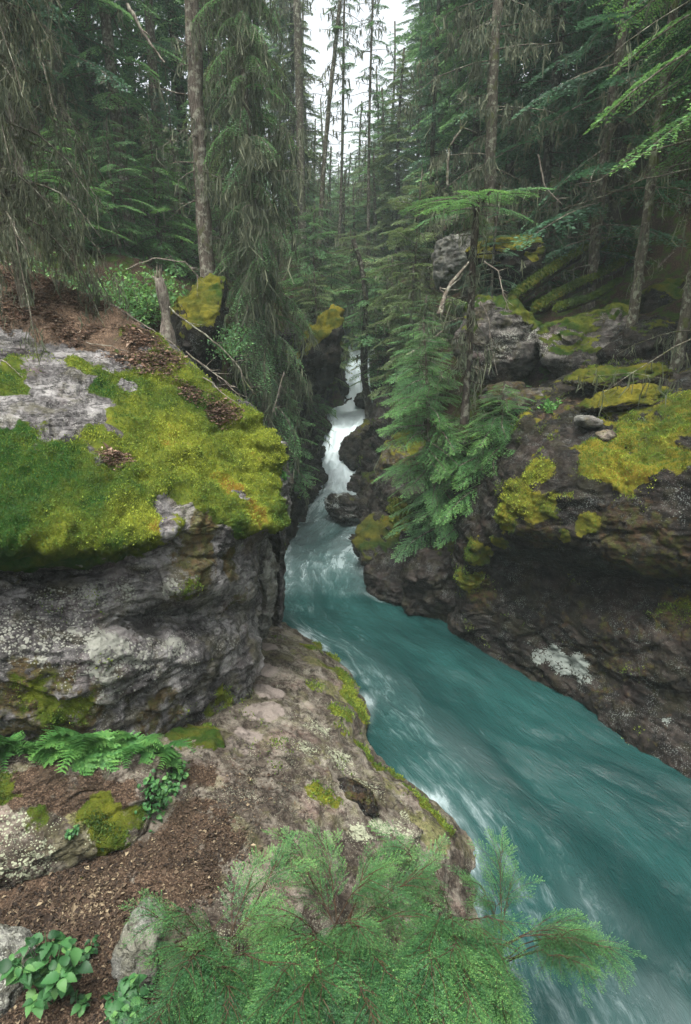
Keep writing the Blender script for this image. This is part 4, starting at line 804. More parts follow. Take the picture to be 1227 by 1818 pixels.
for i, (px, Y, pt, cr, z0, n) in enumerate([(522, 36, -200, 2.0, .1, 190), (505, 50, -250, 2.6, .1, 200), (588, 46, 260, 1.6, .05, 80), (612, 36, 300, 1.5, .05, 60), (640, 50, 180, 1.8, .05, 80), (560, 50, 210, 1.6, .05, 70), (665, 36, 260, 1.6, .05, 70), (690, 42, 40, 1.9, .15, 90), (668, 52, 120, 1.6, .1, 60), (548, 44, -60, 1.3, .2, 60), (575, 56, 180, 1.6, .1, 50), (620, 54, 270, 2.6, .05, 90), (650, 44, 250, 2.3, .05, 90), (678, 38, 160, 2.2, .05, 120), (560, 58, 320, 2.8, .05, 80), (706, 33, 90, 1.9, .1, 130), (735, 38, -120, 2.2, .1, 180), (630, 38, 330, 2.0, .05, 60), (580, 37, 380, 2.0, .05, 60),
                                            (548, 40, 350, 2.0, .05, 70), (675, 60, 200, 3, .05, 90), (600, 70, 290, 3, .05, 90), (760, 48, -200, 3, .1, 180), (605, 90, 300, 4, .05, 90), (570, 95, 310, 4, .05, 90), (640, 85, 280, 4, .05, 90), (540, 80, 290, 4, .05, 90)]):
    tree('conifer_tree', 'pale conifer standing far up the valley below the sky gap', gpos(px, 430, Y), max(4, hfor(px, pt, Y)), .15, 320+i, protos=FARB, z0=z0, crown=cr, n=n, droop=8, dead=4, lich=0, mat='needle_mid' if i % 3 else 'needle_olive', bark='bark', group=CG, shape=.6, sides=6)
# layered boughs above the creek, middle distance
MG = 'hemlocks with flat layered boughs above the falls'
for i, (px, py, Y, h, cr, mt) in enumerate([(560, 560, 22, 4.4, 1.5, 'needle_olive'), (692, 560, 22, 4.8, 1.5, 'needle_olive'), (728, 560, 17.5, 4.6, 1.2, 'needle_olive'), (650, 600, 29, 4.5, 1.7, 'needle_olive'), (615, 600, 30, 4.2, 1.7, 'needle_olive'), (665, 600, 27.5, 3.0, 1.2, 'needle_mid'), (755, 580, 15.5, 3.6, 1.25, 'needle_mid'), (560, 520, 24, 4.4, 1.8, 'needle_mid'), (690, 480, 23, 5.5, 2.0, 'needle_mid'), (740, 480, 20, 6, 1.9, 'needle_olive'), (625, 500, 27, 5.5, 2.2, 'needle_olive'), (705, 620, 24.5, 2.6, 1.0, 'needle_mid'), (600, 600, 30, 3.3, 1.4, 'needle_mid')]):
    tree('young_hemlock', 'young hemlock with flat layered boughs above the falls', gpos(px, py, Y), h, .06, 340+i, protos=MIDB, z0=.22, crown=cr, n=62, droop=5, dead=4, lich=250, lichw=.02, mat=mt, group=MG, shape=.5, flat=True, sides=6, cat='young conifer')
# right, named
tree('conifer_tree', 'slim dark trunk with an evenly stepped crown right of the sky gap', gpos(763, 400, 22), 17, .09, 401, protos=MIDB, z0=.18, crown=1.35, n=110, dead=40, deadlen=.8, mat='needle_dark', bark='barkdark', droop=6, bend=.02, lich=700, lichw=.02, shape=.5)
tree('broken_snag', 'broken lichen coated snag with arching dead limbs at upper right centre', gpos(868, 400, 15), 9.5, .14, 402, z0=.6, crown=1, n=0, dead=60, deadlen=1.5, lich=6500, lichw=.014, lichlen=(.1, .5), bark='barkpale', taper=.7, bend=.25, cat='dead tree')
UB = gpos(832, 690, 10.9)+np.array([-.24, -1.0, 0]); UB[2] = at(832, 720, 9.9)[2]-.15
tree('small_conifer', 'slim dark trunk topped by flat umbrella boughs on the right bank', UB, float(at(832, 352, 9.9)[2]-UB[2]), .065, 403, protos=NEAR, z0=.95, crown=1.15, n=12, dead=34, deadlen=.45, mat='needle_near', bark='barkdark', lich=500, lichw=.008, taper=.75, bend=.05, shape=.1, flat=True, cat='small conifer')
tree('conifer_tree', 'thin lichen flecked trunk rising behind the low mossy slabs at right', gpos(1114, 640, 11.2), 11, .09, 404, protos=BIGB, z0=.6, crown=1.7, n=34, dead=40, deadlen=.9, mat='needle_dark', bark='barkpale', lich=700, lichw=.01, taper=.6, bend=.03)
tree('conifer_tree', 'thin pale trunk leaning at the right edge of the picture', gpos(1190, 690, 9.8), 10, .10, 405, protos=BIGB, z0=.58, crown=1.9, n=40, dead=40, deadlen=.9, mat='needle_dark', bark='barkpale', lich=700, lichw=.01, taper=.6, bend=.03, lean=(.03, 0))
tree('conifer_tree', 'hemlock reaching green boughs in from beyond the upper right corner', gpos(1330, 560, 9.6)+np.array([0, 0, 0.]), 10.5, .14, 406, protos=BIGB, z0=.42, crown=3.1, n=64, droop=10, dead=20, mat='needle_near', lich=500, lichw=.01, shape=.3)
tree('dead_conifer', 'dead conifer with long pale bare arching branches at the right', gpos(1260, 640, 9.2), 7, .07, 407, n=0, z0=.6, crown=1, dead=14, deadlen=1.7, bark='barkpale', lich=900, lichw=.008, taper=.4, cat='dead tree')
tree('conifer_tree', 'hemlock with one long bough reaching left in the upper right shade', gpos(1060, 430, 13.5), 9, .12, 408, protos=MIDB, z0=.12, crown=2.3, n=44, droop=8, dead=30, mat='needle_dark', lich=500, shape=.4)
RG = 'conifers in the dark forest on the right slope'
right = [(800, 26, 20, .17, 'needle_mid', 2.2), (835, 21, 16, .16, 'needle_mid', 1.9), (900, 19, 14, .15, 'needle_dark', 2.0), (960, 16.5, 13, .14, 'needle_dark', 2.0), (1020, 18, 14, .15, 'needle_dark', 2.1), (1090, 15, 13, .14, 'needle_dark', 2.1), (1160, 17, 14, .15, 'needle_dark', 2.2), (1230, 14, 13, .14, 'needle_dark', 2.2), (1300, 16, 13, .14, 'needle_dark', 2.3),
         (780, 33, 26, .2, 'needle_mid', 2.6), (850, 29, 23, .2, 'needle_dark', 2.6), (930, 24, 20, .18, 'needle_dark', 2.5), (1000, 25, 20, .18, 'needle_dark', 2.6), (1080, 22, 18, .18, 'needle_dark', 2.5), (1180, 23, 18, .18, 'needle_dark', 2.7), (1280, 21, 18, .18, 'needle_dark', 2.7), (880, 37, 29, .24, 'needle_dark', 3.2), (960, 34, 26, .24, 'needle_dark', 3.2), (1060, 32, 25, .24, 'needle_dark', 3.2), (1180, 31, 25, .24, 'needle_dark', 3.2), (1000, 44, 32, .24, 'needle_dark', 3.6), (820, 46, 31, .24, 'needle_mid', 3.4), (1140, 42, 30, .24, 'needle_dark', 3.6)]
for i, (px, Y, h, rad, mt, cr) in enumerate(right):
    far = Y > 20
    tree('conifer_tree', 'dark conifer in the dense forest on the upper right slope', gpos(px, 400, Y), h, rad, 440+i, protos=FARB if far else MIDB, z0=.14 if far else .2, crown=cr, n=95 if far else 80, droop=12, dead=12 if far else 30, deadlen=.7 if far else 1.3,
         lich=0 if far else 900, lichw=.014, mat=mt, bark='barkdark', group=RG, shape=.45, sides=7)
# young hemlocks on the right bank
def yh(label, px, py, Y, z, h, crown, n, seed, mat='needle_near', droop=8, lean=(0, 0), z0=.05, shape=.5, lich=150):
    b = at(px, py, Y); b = np.array([b[0], Y, z])
    tree('young_hemlock', label, b, h, .045, seed, protos=NEAR, z0=z0, crown=crown, n=n, droop=droop, dead=6, deadlen=.4, mat=mat, bark='bark', lean=lean, lich=lich, lichw=.006, shape=shape, cat='young conifer')
yh('soft green young hemlock left of the slim dark trunk on the right bank', 765, 740, 10.6, 2.2, 3.0, 1.3, 100, 501, lean=(-.05, 0), droop=4, shape=.65)
yh('young hemlock with a domed crown right of the slim dark trunk', 888, 800, 9.9, 2.3, 1.9, 1.4, 110, 502, lean=(.0, 0), droop=4, shape=.7)
yh('dark green hemlock drooping over the black rock near the water', 790, 900, 10.6, 1.3, 1.9, 1.1, 75, 503, 'needle_mid', droop=9, lean=(-.08, -.05))
yh('hemlock sprays hanging down between the young hemlocks and the big boulder', 855, 870, 9.7, 1.7, 1.5, .85, 42, 504, 'needle_near', droop=14)
yh('small hemlock beside the upper fall on the right', 742, 700, 13.0, 2.9, 2.2, .95, 50, 505, 'needle_near', droop=8, z0=.15)

yh('small dark hemlock growing in front of the foot of the broken snag', 880, 430, 13.9, float(gpos(880, 430, 13.9)[2])+.1, 4.0, 1.1, 80, 506, 'needle_dark', droop=4)
yh('small hemlock on the dark slope behind the mossy logs', 985, 420, 14.8, float(gpos(985, 420, 14.8)[2]), 2.8, 1.1, 50, 507, 'needle_dark', droop=4)
yh('low hemlock spreading over the bank right of the slim dark trunk', 925, 700, 10.9, float(gpos(925, 700, 10.9)[2]), 1.5, 1.15, 60, 508, 'needle_near', droop=2)
for i, (px, Y, h, cr, mt, lb) in enumerate([(215, 15.5, 3.0, 1.3, 'needle_mid', 'sapling fir in the shade between the two nearest dark trunks at left'), (285, 16.5, 3.6, 1.3, 'needle_near', 'sapling in the shade just left of the tall grey trunk'), (170, 18.5, 4.2, 1.6, 'needle_mid', 'young hemlock filling the gap behind the draped spruce'),
        (325, 19, 4.6, 1.5, 'needle_mid', 'young hemlock directly behind the tall grey trunk'), (255, 21, 5.5, 1.9, 'needle_mid', 'larger young hemlock deep in the left forest between dark trunks'), (130, 14.5, 2.6, 1.2, 'needle_near', 'short bushy hemlock above the ridge beside the draped spruce'), (400, 18, 4.5, 1.4, 'needle_near', 'young hemlock between the grey trunk and the lichen draped hemlock')]):
    tree('young_hemlock', lb, gpos(px, 470, Y), h, .05, 520+i, protos=MIDB, z0=.06, crown=cr, n=70, droop=5, dead=4, mat=mt, lich=200, shape=.6, sides=6, cat='young conifer')
# shrubs on the left forest edge
def bush(name, label, c, rx, rz, n, mat, seed, leaf=.05, cat='shrub'):
    r = np.random.default_rng(seed); root = empty(name, c, label, cat)
    A = Acc(); P = []
    for i in range(max(5, n//60)):
        a = r.uniform(0, 2*pi); e = r.uniform(.3, 1.3); tipv = np.array([cos(a)*cos(e)*rx, sin(a)*cos(e)*rx, sin(e)*rz]); s = np.linspace(0, 1, 7)[:, None]
        p = tipv*s+np.array([0, 0, .25*rz])*s*(1-s)+r.normal(0, .03*rx, (7, 3))*s; V, Q = tube(p, np.linspace(.012, .003, 7), 4); A.add(V, Q, .5); P.append(p[2:])
    obj('stem', A.mesh('stem', MAT['twig']), root, True)
    P = np.concatenate(P); i = r.integers(0, len(P), n); b = P[i]+r.normal(0, .13*rx, (n, 3)); d = nrm(r.normal(0, 1, (n, 3))+np.array([0, 0, .2])); nn = nrm(np.array([0, 0, 1.])+r.normal(0, .5, (n, 3))); s_ = nrm(np.cross(nn, d)); nn = np.cross(d, s_)
    L = leaf*r.uniform(.5, 1.3, (n, 1)); V = leaflets(b, d, s_, nn, L, L*.36)
    obj('foliage', mesh('foliage', V, [Q4(n)], {'var': np.repeat(np.clip(r.normal(.5, .22, n), 0, 1), 4)}, False, [MAT[mat]]), root, True)
bush('shrub', 'low leafy shrub under the dark trees left of the grey trunk', gpos(255, 500, 11.6), .95, .8, 2600, 'needle_near', 11, .07)
bush('shrub', 'leafy shrub behind the ridge of the outcrop left of the mossy block', gpos(215, 560, 11), .8, .7, 1800, 'needle_near', 12, .06)
bush('shrub', 'green bush at the foot of the dead spruce', gpos(90, 480, 10.6), .9, 1.0, 2200, 'needle_mid', 13, .06)
bush('shrub', 'twiggy dark shrub on the gorge edge right of the mossy block', at(405, 640, 10.8), .55, .6, 1300, 'needle_mid', 18, .05)
bush('shrub', 'dark shrubby growth on the cliff top left of the falls', gpos(470, 560, 14.5), .9, .7, 1800, 'needle_mid', 14, .07)
bush('shrub', 'tiny leafy shrub on the tip of the mossy outcrop over the creek', at(497, 862, 6.75), .13, .16, 260, 'fern', 15, .045)
bush('shrub', 'low shrub on the bank between the slabs and the slim trunk', at(985, 735, 9.4), .30, .16, 420, 'fern', 16, .07)

# ---- dead wood --------------------------------------------------------------
def stick(label, pts, r0, mat='deadwood', seed=0, twigs=3, name='fallen_branch', cat='branch', moss=False, r1=None):
    r = np.random.default_rng(seed); pts = np.array(pts, float); n = 16; t = np.linspace(0, len(pts)-1, n); p = np.stack([np.interp(t, np.arange(len(pts)), pts[:, k]) for k in range(3)], -1)
    L = np.linalg.norm(p[-1]-p[0]); p = p+np.cumsum(r.normal(0, .006*L, (n, 3)), 0)
    A = Acc(); V, Q = tube(p, np.linspace(r0, r1 or r0*.35, n), 7, rough=.3, seed=seed); A.add(V, Q, .5)
    for _ in range(twigs):
        j = r.integers(3, n-1); d = nrm(nrm(p[j]-p[j-1])+r.normal(0, .7, 3)); q = p[j]+d*L*r.uniform(.08, .3)*np.linspace(0, 1, 5)[:, None]+r.normal(0, .006*L, (5, 3)); q[0] = p[j]
        V, Q = tube(q, np.linspace(r0*.4, r0*.12, 5), 4); A.add(V, Q, .5)
    me = A.mesh(name, MAT[mat]); c = p[n//2]; me.transform(__import__('mathutils').Matrix.Translation([-float(v) for v in c]))
    o = obj(name, me); o.location = [float(v) for v in c]; return tag(o, label, cat)
def onS(PG, px, py, up=.02):
    q = project(PG); i = np.argmin((q[..., 0]-px)**2+(q[..., 1]-py)**2); return PG.reshape(-1, 3)[i]+np.array([0, 0, up])
for i, (lb, a, b, rr) in enumerate([
    ('long pale fallen branch crossing the outcrop ridge toward the broken stump', (180, 530), (330, 600), .014),
    ('forked dry branch lying below the lichen draped boughs on the ridge', (130, 520), (190, 510), .012),
    ('thin dry stick lying down the needle litter near the left edge', (0, 575), (150, 600), .010),
    ('thin curved stick above the big patch of bright moss', (205, 735), (255, 668), .008),
    ('short pale stick on the litter above the bare purple rock', (100, 612), (128, 630), .007),
    ('thin twig on the needle litter in the middle of the slope', (150, 610), (300, 655), .006),
    ('grey stick leaning on the left end of the ridge', (5, 430), (45, 490), .012),
    ('stick lying along the sloping edge of the moss near the ridge', (300, 640), (430, 730), .009),
    ('thin dry twig at the left edge beside the bare rock', (0, 640), (40, 680), .006)]):
    m_ = ((a[0]+b[0])/2, (a[1]+b[1])/2)
    stick(lb, [onS(OP, *a), onS(OP, *m_, up=.05), onS(OP, *b)], rr, seed=600+i, twigs=4)
stick('long thin dead branch slanting down from the broken stump to the gorge', [at(300, 545, 10.2), at(360, 600, 9.6), at(410, 660, 9.2), at(430, 700, 9.0)], .016, seed=620, twigs=9, mat='barkpale')
stick('dry tangled branch over the edge of the outcrop above the gorge', [at(330, 625, 8.6), at(380, 665, 8.5), at(420, 700, 8.4)], .012, seed=621, twigs=12)
stick('dead twiggy branch drooping beside the gorge edge of the outcrop', [at(350, 660, 8.3), at(385, 690, 8.1), at(410, 730, 7.9)], .010, seed=622, twigs=12)
stick('thin dead branch arched over the low shrub by the grey trunk', [at(225, 480, 11), at(270, 462, 11), at(325, 470, 11), at(352, 500, 11)], .016, seed=623, twigs=8)
# broken stump
def stump():
    r = np.random.default_rng(9); b = at(292, 580, 10.4); root = empty('tree_stump', b, 'broken pale tree stump behind the outcrop ridge beside the mossy block', 'stump')
    t = np.linspace(0, 1, 16); A = Acc(); p = np.stack([.05*np.sin(t*4)+.02*t, 0*t, -.5+1.25*t], -1); V, Q = tube(p, .12-.05*t+.03*np.sin(t*9), 10, rough=.6, seed=4); A.add(V, Q)
    for k in range(7):
        a = k*.9; q = p[-1]+np.array([cos(a)*.05, sin(a)*.05, 0])+np.array([r.normal(0, .05), 0, r.uniform(.08, .28)])*np.linspace(0, 1, 4)[:, None]-np.array([0, 0, .05]); V, Q = tube(q, np.linspace(.035, .004, 4), 5, rough=.3, seed=k); A.add(V, Q)
    obj('trunk', A.mesh('trunk', MAT['deadwood']), root, True)
stump()
# logs and dead branches on the right slope
def log(label, a, b, r0, seed, mat='rock', hue=.45):
    a, b = np.array(a), np.array(b); n = 40; sd = 16; t = np.linspace(0, 1, n); a2 = a+(a-b)*.25; a = a2; p = a+(b-a)*t[:, None]+np.stack([0*t, 0*t, .06*np.sin(t*5+seed)], -1)
    V, Q = tube(p, r0*(1-.45*t)*np.minimum(1, np.minimum(t, 1-t)*25+.05)**.5*.8, sd, rough=.25, seed=seed); c = (a+b)/2; root = empty('fallen_log', c, label, 'log'); PV = V
    nn = nrm(V-np.repeat(p, sd, 0)); at_ = {'moss': sst(-.1, .5, nn[:, 2])*1.0, 'hue': np.full(len(V), hue), 'stain': np.full(len(V), .6), 'lichen': 0*nn[:, 0], 'litter': 0*nn[:, 0]}
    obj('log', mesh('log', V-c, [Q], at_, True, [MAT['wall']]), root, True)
    w = sst(-.2, .4, nn[:, 2]); tufts('moss', V, nn, w, np.clip(.3+.5*fbm(V*2, 3, seed), 0, 1), 5000, MAT['mossdark'], root, .05, seed)
for i, (a, b, rr, lb) in enumerate([((950, 505, 13.6), (1105, 405, 15.2), .19, 'uppermost moss covered log slanting up the right slope'),
                                    ((985, 535, 12.8), (1120, 455, 14.2), .17, 'moss covered log lying below the uppermost one on the right slope'),
                                    ((1010, 545, 12.3), (1100, 500, 13.2), .11, 'lowest and thinnest of the three mossy logs on the right slope')]):
    log(lb, at(*a), at(*b), rr, 31+i)
for i, (lb, pts, rr, mt) in enumerate([
    ('white broken branch stuck up beside the mossy logs', [(955, 275, 12), (968, 330, 12), (1000, 362, 11.9)], .018, 'deadwood'),
    ('reddish broken log end above the arched mossy rock', [(895, 398, 14.5), (935, 380, 14.8)], .05, 'twig'),
    ('curved pale dead branch hanging down beside the slim dark trunk', [(860, 465, 11.6), (885, 480, 11.5), (895, 520, 11.3), (908, 550, 11.2)], .016, 'deadwood'),
    ('thin crooked dead sapling right of the slim dark trunk', [(852, 535, 11), (868, 570, 10.9), (875, 620, 10.8), (885, 665, 10.7)], .014, 'deadwood'),
    ('short white stick near the trunks at the right edge', [(1168, 475, 11), (1195, 448, 11)], .018, 'deadwood'),
    ('long lichen crusted bare branch reaching in from the right edge', [(1227, 248, 9), (1130, 280, 9.4), (1070, 315, 9.7), (1025, 330, 10)], .014, 'barkpale'),
    ('lower long bare branch reaching in from the right edge', [(1227, 300, 9), (1130, 318, 9.3), (1080, 345, 9.6), (1000, 376, 10)], .010, 'barkpale'),
    ('leafless slanting branch in the upper right shade', [(1215, 105, 9.5), (1140, 185, 10), (1080, 230, 10.4)], .014, 'barkpale'),
    ('thin mossy dead pole slanting across the forest at upper left', [(225, 5, 11), (262, 70, 11), (290, 115, 11)], .03, 'deadwood'),
    ('bent leafless stem at the left top beside the draped boughs', [(60, 60, 9.5), (85, 130, 9.4), (105, 200, 9.3)], .014, 'deadwood'),
    ('thin dead stem leaning against the left gorge wall', [(505, 660, 12.2), (495, 700, 12.1), (487, 730, 12)], .014, 'deadwood'),
    ('dark fallen trunk leaning between the hemlocks on the right bank', [(780, 560, 13), (800, 510, 13.3), (830, 470, 13.8)], .06, 'bark'),
    ('thin log lying across the slope left of the slim dark trunk', [(722, 632, 14), (765, 605, 14.2), (790, 585, 14.4)], .035, 'bark'),
    ('pale twig sticking out of the bank under the slim trunk', [(845, 650, 10.4), (855, 690, 10.2)], .012, 'deadwood')]):
    stick(lb, [at(*p) for p in pts], rr, mt, 700+i, twigs=6)
arch = [(795, 330, 13.6), (800, 260, 13.6), (822, 222, 13.8), (850, 235, 14)]
stick('arched lichen covered limb left of the broken snag', [at(*p) for p in arch], .03, 'barkpale', 750, twigs=10)

# ---- foreground: ferns, herbs, young cedar -----------------------------------
def frond(seed, L=.3, np_=16, curl=.62):
    r = np.random.default_rng(seed); V = []; var = []
    def ax(s): return np.stack([L*s*(1-.12*s*s), 0*s, L*(.55*s-curl*1.25*s*s)], -1)
    wood = tube(ax(np.linspace(0, 1, 9)), np.linspace(.003, .001, 9), 4)
    for x in np.linspace(.12, 1, np_):
        ln = L*.34*np.sin(min(1, .16+x*1.05)*pi*.93)**.8*(1.05-.25*x)+.008
        for sd in (-1, 1):
            a = sd*radians(76-28*x)+r.normal(0, .07); d = np.array([cos(a), sin(a), -.2+r.normal(0, .08)]); d /= np.linalg.norm(d); side = np.array([-sin(a), cos(a), 0])
            u = np.linspace(0, .9, 5); P = ax(np.array([x]))+d*ln*u[:, None]; m = len(u)
            n_ = nrm(np.array([[0, 0, 1.]])+r.normal(0, .12, (1, 3))); s_ = nrm(np.cross(n_, d[None]))
            V.append(leaflets(P[:1], d[None], s_, n_, np.array([[ln]]), np.array([[ln*.10+.002]]))); var.append(np.full(4, np.clip(.4+.25*x+r.normal(0, .1), 0, 1)))
            for sg in (-1, 1):
                dd = nrm(d*.6+side*sg*.8+r.normal(0, .08, (m, 3))); l = ((ln*.30)*(1-.75*u)+.002)[:, None]; nn = np.repeat(n_, m, 0); ss = nrm(np.cross(nn, dd))
                V.append(leaflets(P, dd, ss, nn, l, l*.33)); var.append(np.repeat(np.clip(.4+.3*u+r.normal(0, .1, m)+.15*x, 0, 1), 4))
    return np.concatenate(V), np.concatenate(var), wood
FRONDS = [frond(i) for i in range(6)]
def fern(label, c, n, sc, seed, face=-pi/2, spread=2.4):
    r = np.random.default_rng(seed); root = empty('fern', c, label, 'fern'); A = Acc(); 
    for i in range(n):
        V, var, (WV, WQ) = FRONDS[r.integers(6)]
        R = rotz(face+spread*((i+.5)/n-.5)*2*.5+r.normal(0, .25))@roty(-r.uniform(-.25, .75))@rotx(r.normal(0, .3)); s = sc*r.uniform(.75, 1.2)
        B0 = np.array([r.normal(0, .02), r.normal(0, .02), 0]); A.add((V*s)@R.T+B0, Q4(len(V)//4), np.clip(var+r.normal(0, .06), 0, 1)); A.add((WV*s)@R.T+B0, WQ, .3)
        fr = Acc(); 
    obj('frond', A.mesh('frond', MAT['fern'], False), root, True)
FP = FR[1]
for i, (px, py, n, sc, lb) in enumerate([(15, 1318, 11, 1.15, 'fern clump at the left edge under the outcrop'), (72, 1330, 8, .8, 'small fern second from the left edge on the rock step'), (150, 1318, 13, 1.15, 'largest fern with a long frond hanging down the rock step'),
                                         (205, 1325, 9, .9, 'fern right of the largest one on the rock step'), (245, 1322, 8, .8, 'yellowish fern near the right end of the fern row'), (292, 1332, 9, .75, 'last fern at the right end of the row by the mossy flat rock'),
                                         (-90, 1320, 11, 1.1, 'fern half out of the picture at the left edge')]):
    fern(lb, onS(FP, px, py, .02), n, sc*1.22, 800+i)
def leafshape(L, W, n=7):
    t = np.linspace(0, 1, n); w = W*np.sin(np.clip(t**.75, 0, 1)*pi)**.85*(1+(.22*(np.arange(n) % 2) if n > 8 else 0)); w[0] = .002; w[-1] = 0.0005; z = .18*L*t*(1-t)*2-.25*L*t*t
    V = []; 
    for i in range(n): V += [(L*t[i], -w[i], z[i]+.25*w[i]), (L*t[i], 0, z[i]), (L*t[i], w[i], z[i]+.25*w[i])]
    V = np.array(V); Q = []
    for i in range(n-1):
        for j in (0, 1): a = i*3+j; Q.append([a, a+1, a+4, a+3])
    return V, np.array(Q)
def broadleaf(label, c, h, n, L, seed, mat='herb', name='leafy_plant'):
    r = np.random.default_rng(seed); root = empty(name, c, label, 'plant'); A = Acc(); W = Acc()
    LV, LQ = leafshape(L, L*.33, 14)
    for s in range(max(2, n//8)):
        a = r.uniform(0, 2*pi); tp = np.array([cos(a)*h*.45, sin(a)*h*.45, h*r.uniform(.7, 1.05)]); q = tp*np.linspace(0, 1, 7)[:, None]+np.array([0, 0, .12*h])*np.sin(np.linspace(0, pi, 7))[:, None]
        V, Q = tube(q, np.linspace(.004, .0018, 7), 5); W.add(V, Q, .4)
        for k in range(8):
            f = r.uniform(.35, 1); b = np.array([np.interp(f, np.linspace(0, 1, 7), q[:, j]) for j in range(3)]); az = r.uniform(0, 2*pi)
            R = rotz(az)@roty(r.uniform(-.25, .55))@rotx(r.normal(0, .3)); sc = r.uniform(.55, 1.15); A.add((LV*sc)@R.T+b+R@np.array([.012, 0, 0]), LQ, float(np.clip(r.normal(.42, .3), 0, 1)))
    obj('stem', W.mesh('stem', MAT['herb']), root, True); obj('foliage', A.mesh('foliage', MAT[mat], True), root, True)
broadleaf('large leafed green plant in the lower left corner', atz(95, 1785, 1.5), .34, 150, .078, 900)
broadleaf('leafy plant right of the lower left one, at the foot of the grey slab', atz(235, 1815, 1.5), .24, 88, .07, 901)
broadleaf('little leafy sprout between the two corner plants', atz(160, 1700, 1.48), .10, 16, .045, 902)
broadleaf('low round leafed sprig on the rock step below the ferns', onS(FP, 130, 1490, 0), .09, 40, .035, 903)
broadleaf('round leafed sprig at the foot of the rock step near the path', onS(FP, 180, 1515, 0), .08, 24, .04, 904)
broadleaf('tiny leafy weed at the lower edge beside the grey slab', atz(140, 1800, 1.5), .12, 24, .05, 905)
def creeper():
    r = np.random.default_rng(77); c = onS(SH[1], 285, 1400, 0); root = empty('creeping_plant', c, 'dense patch of small round bright leaves hanging from the right end of the fern row', 'plant'); A = Acc(); W = Acc()
    LV, LQ = leafshape(.034, .015, 5); pts = [onS(FP if x < 290 else SH[1], x, y, .03) for x, y in [(310, 1365), (295, 1385), (300, 1405), (280, 1420), (265, 1440), (285, 1450), (275, 1470), (258, 1480), (250, 1498), (290, 1425), (318, 1380), (270, 1400)]]
    for p in pts:
        V, Q = tube(p-c+np.cumsum(r.normal(0, .012, (7, 3)), 0), .0018, 4); W.add(V, Q)
        for _ in range(62):
            R = rotz(r.uniform(0, 2*pi))@roty(r.uniform(-.2, .9))@rotx(r.normal(0, .4)); A.add((LV*r.uniform(.7, 1.4))@R.T+p-c+r.normal(0, .04, 3)+np.array([0, -.02, .02]), LQ, float(np.clip(r.normal(.55, .2), 0, 1)))
    obj('stem', W.mesh('stem', MAT['herb']), root, True); obj('foliage', A.mesh('foliage', MAT['herb'], True), root, True)
creeper()

SPR = [bough(60+i, .30, .025, .0085, .0135, .19, .42, .40, rise=.12, ang=52-2*i, hang=.15+.1*(i%3)) for i in range(7)]
SHP = SH[1].reshape(-1, 3)
def shelf_z(x, y):
    i = np.argmin((SHP[:, 0]-x)**2+(SHP[:, 1]-y)**2); return SHP[i, 2]
def cedar(label, stem, tips, seed, nspray=9):
    """young cedar: woody stem, limbs to each tip, flat feathery sprays along them"""
    r = np.random.default_rng(seed); stem = np.array(stem, float); root = empty('young_cedar', stem, label, 'young conifer'); W = Acc(); A = Acc()
    tips = np.array(tips); hz = (np.median(tips[:, 2])-stem[2])*.45
    t = np.linspace(0, 1, 14); sp = np.stack([.05*np.sin(5*t), .03*np.sin(4*t+1), -.1+(hz+.1)*t], -1); V, Q = tube(sp, .016*(1-.75*t), 7, rough=.2, seed=seed); W.add(V, Q)
    for tp in tips:
        tp = tp-stem; d = np.hypot(tp[0], tp[1]); zb = np.clip(r.uniform(.1, .95)*hz, .05, hz*.95); b = np.array([np.interp(zb, sp[:, 2], sp[:, 0]), np.interp(zb, sp[:, 2], sp[:, 1]), zb])
        s = np.linspace(0, 1, 12)[:, None]; L = np.linalg.norm(tp-b); p = b+(tp-b)*s+np.array([0, 0, .10*L])*np.sin(s*pi)+np.cumsum(r.normal(0, .008*L, (12, 3)), 0); V, Q = tube(p, np.linspace(.005, .0013, 12), 5); W.add(V, Q)
        ax = nrm(np.gradient(p, axis=0)); ns = max(4, int(nspray*L/.6))
        for k in range(ns):
            f = .38+.62*(k+.5)/ns; j = f*11; i0 = int(j); q = p[i0]*(1-j+i0)+p[min(11, i0+1)]*(j-i0); a = ax[i0]; az = math.atan2(a[1], a[0]); sd = (-1)**k*radians(r.uniform(28, 62))*(1-.5*f) if k < ns-1 else 0
            R = rotz(az+sd)@roty(-math.asin(np.clip(a[2], -1, 1))*.7+r.normal(.08, .18))@rotx(r.normal(0, .32)); sc = (1.1-.4*f)*r.uniform(.6, 1.25)
            V, var, wd = SPR[r.integers(len(SPR))]; A.add((V*sc)@R.T+q, Q4(len(V)//4), np.clip(var*1.1+r.normal(0, .1)-.10+.16*f, 0, 1)); WV, WQ = tube((wd[0][0]*sc)@R.T+q, np.linspace(.0022, .0007, 7), 3); W.add(WV, WQ)
    obj('stem', W.mesh('stem', MAT['twig']), root, True); obj('foliage', A.mesh('foliage', MAT['cedar'], False), root, True)
def inpoly(x, y, P):
    c = False; j = len(P)-1
    for i in range(len(P)):
        if (P[i][1] > y) != (P[j][1] > y) and x < (P[j][0]-P[i][0])*(y-P[i][1])/(P[j][1]-P[i][1])+P[i][0]: c = not c
        j = i
    return c
POLY = [(240, 1620), (290, 1560), (390, 1610), (430, 1560), (470, 1530), (510, 1470), (545, 1440), (600, 1480), (640, 1460), (700, 1520), (790, 1530), (850, 1510), (880, 1490), (905, 1540), (960, 1580), (1020, 1620), (1085, 1660), (1030, 1700), (950, 1700), (980, 1800), (1010, 1930), (230, 1950), (240, 1850), (330, 1750)]
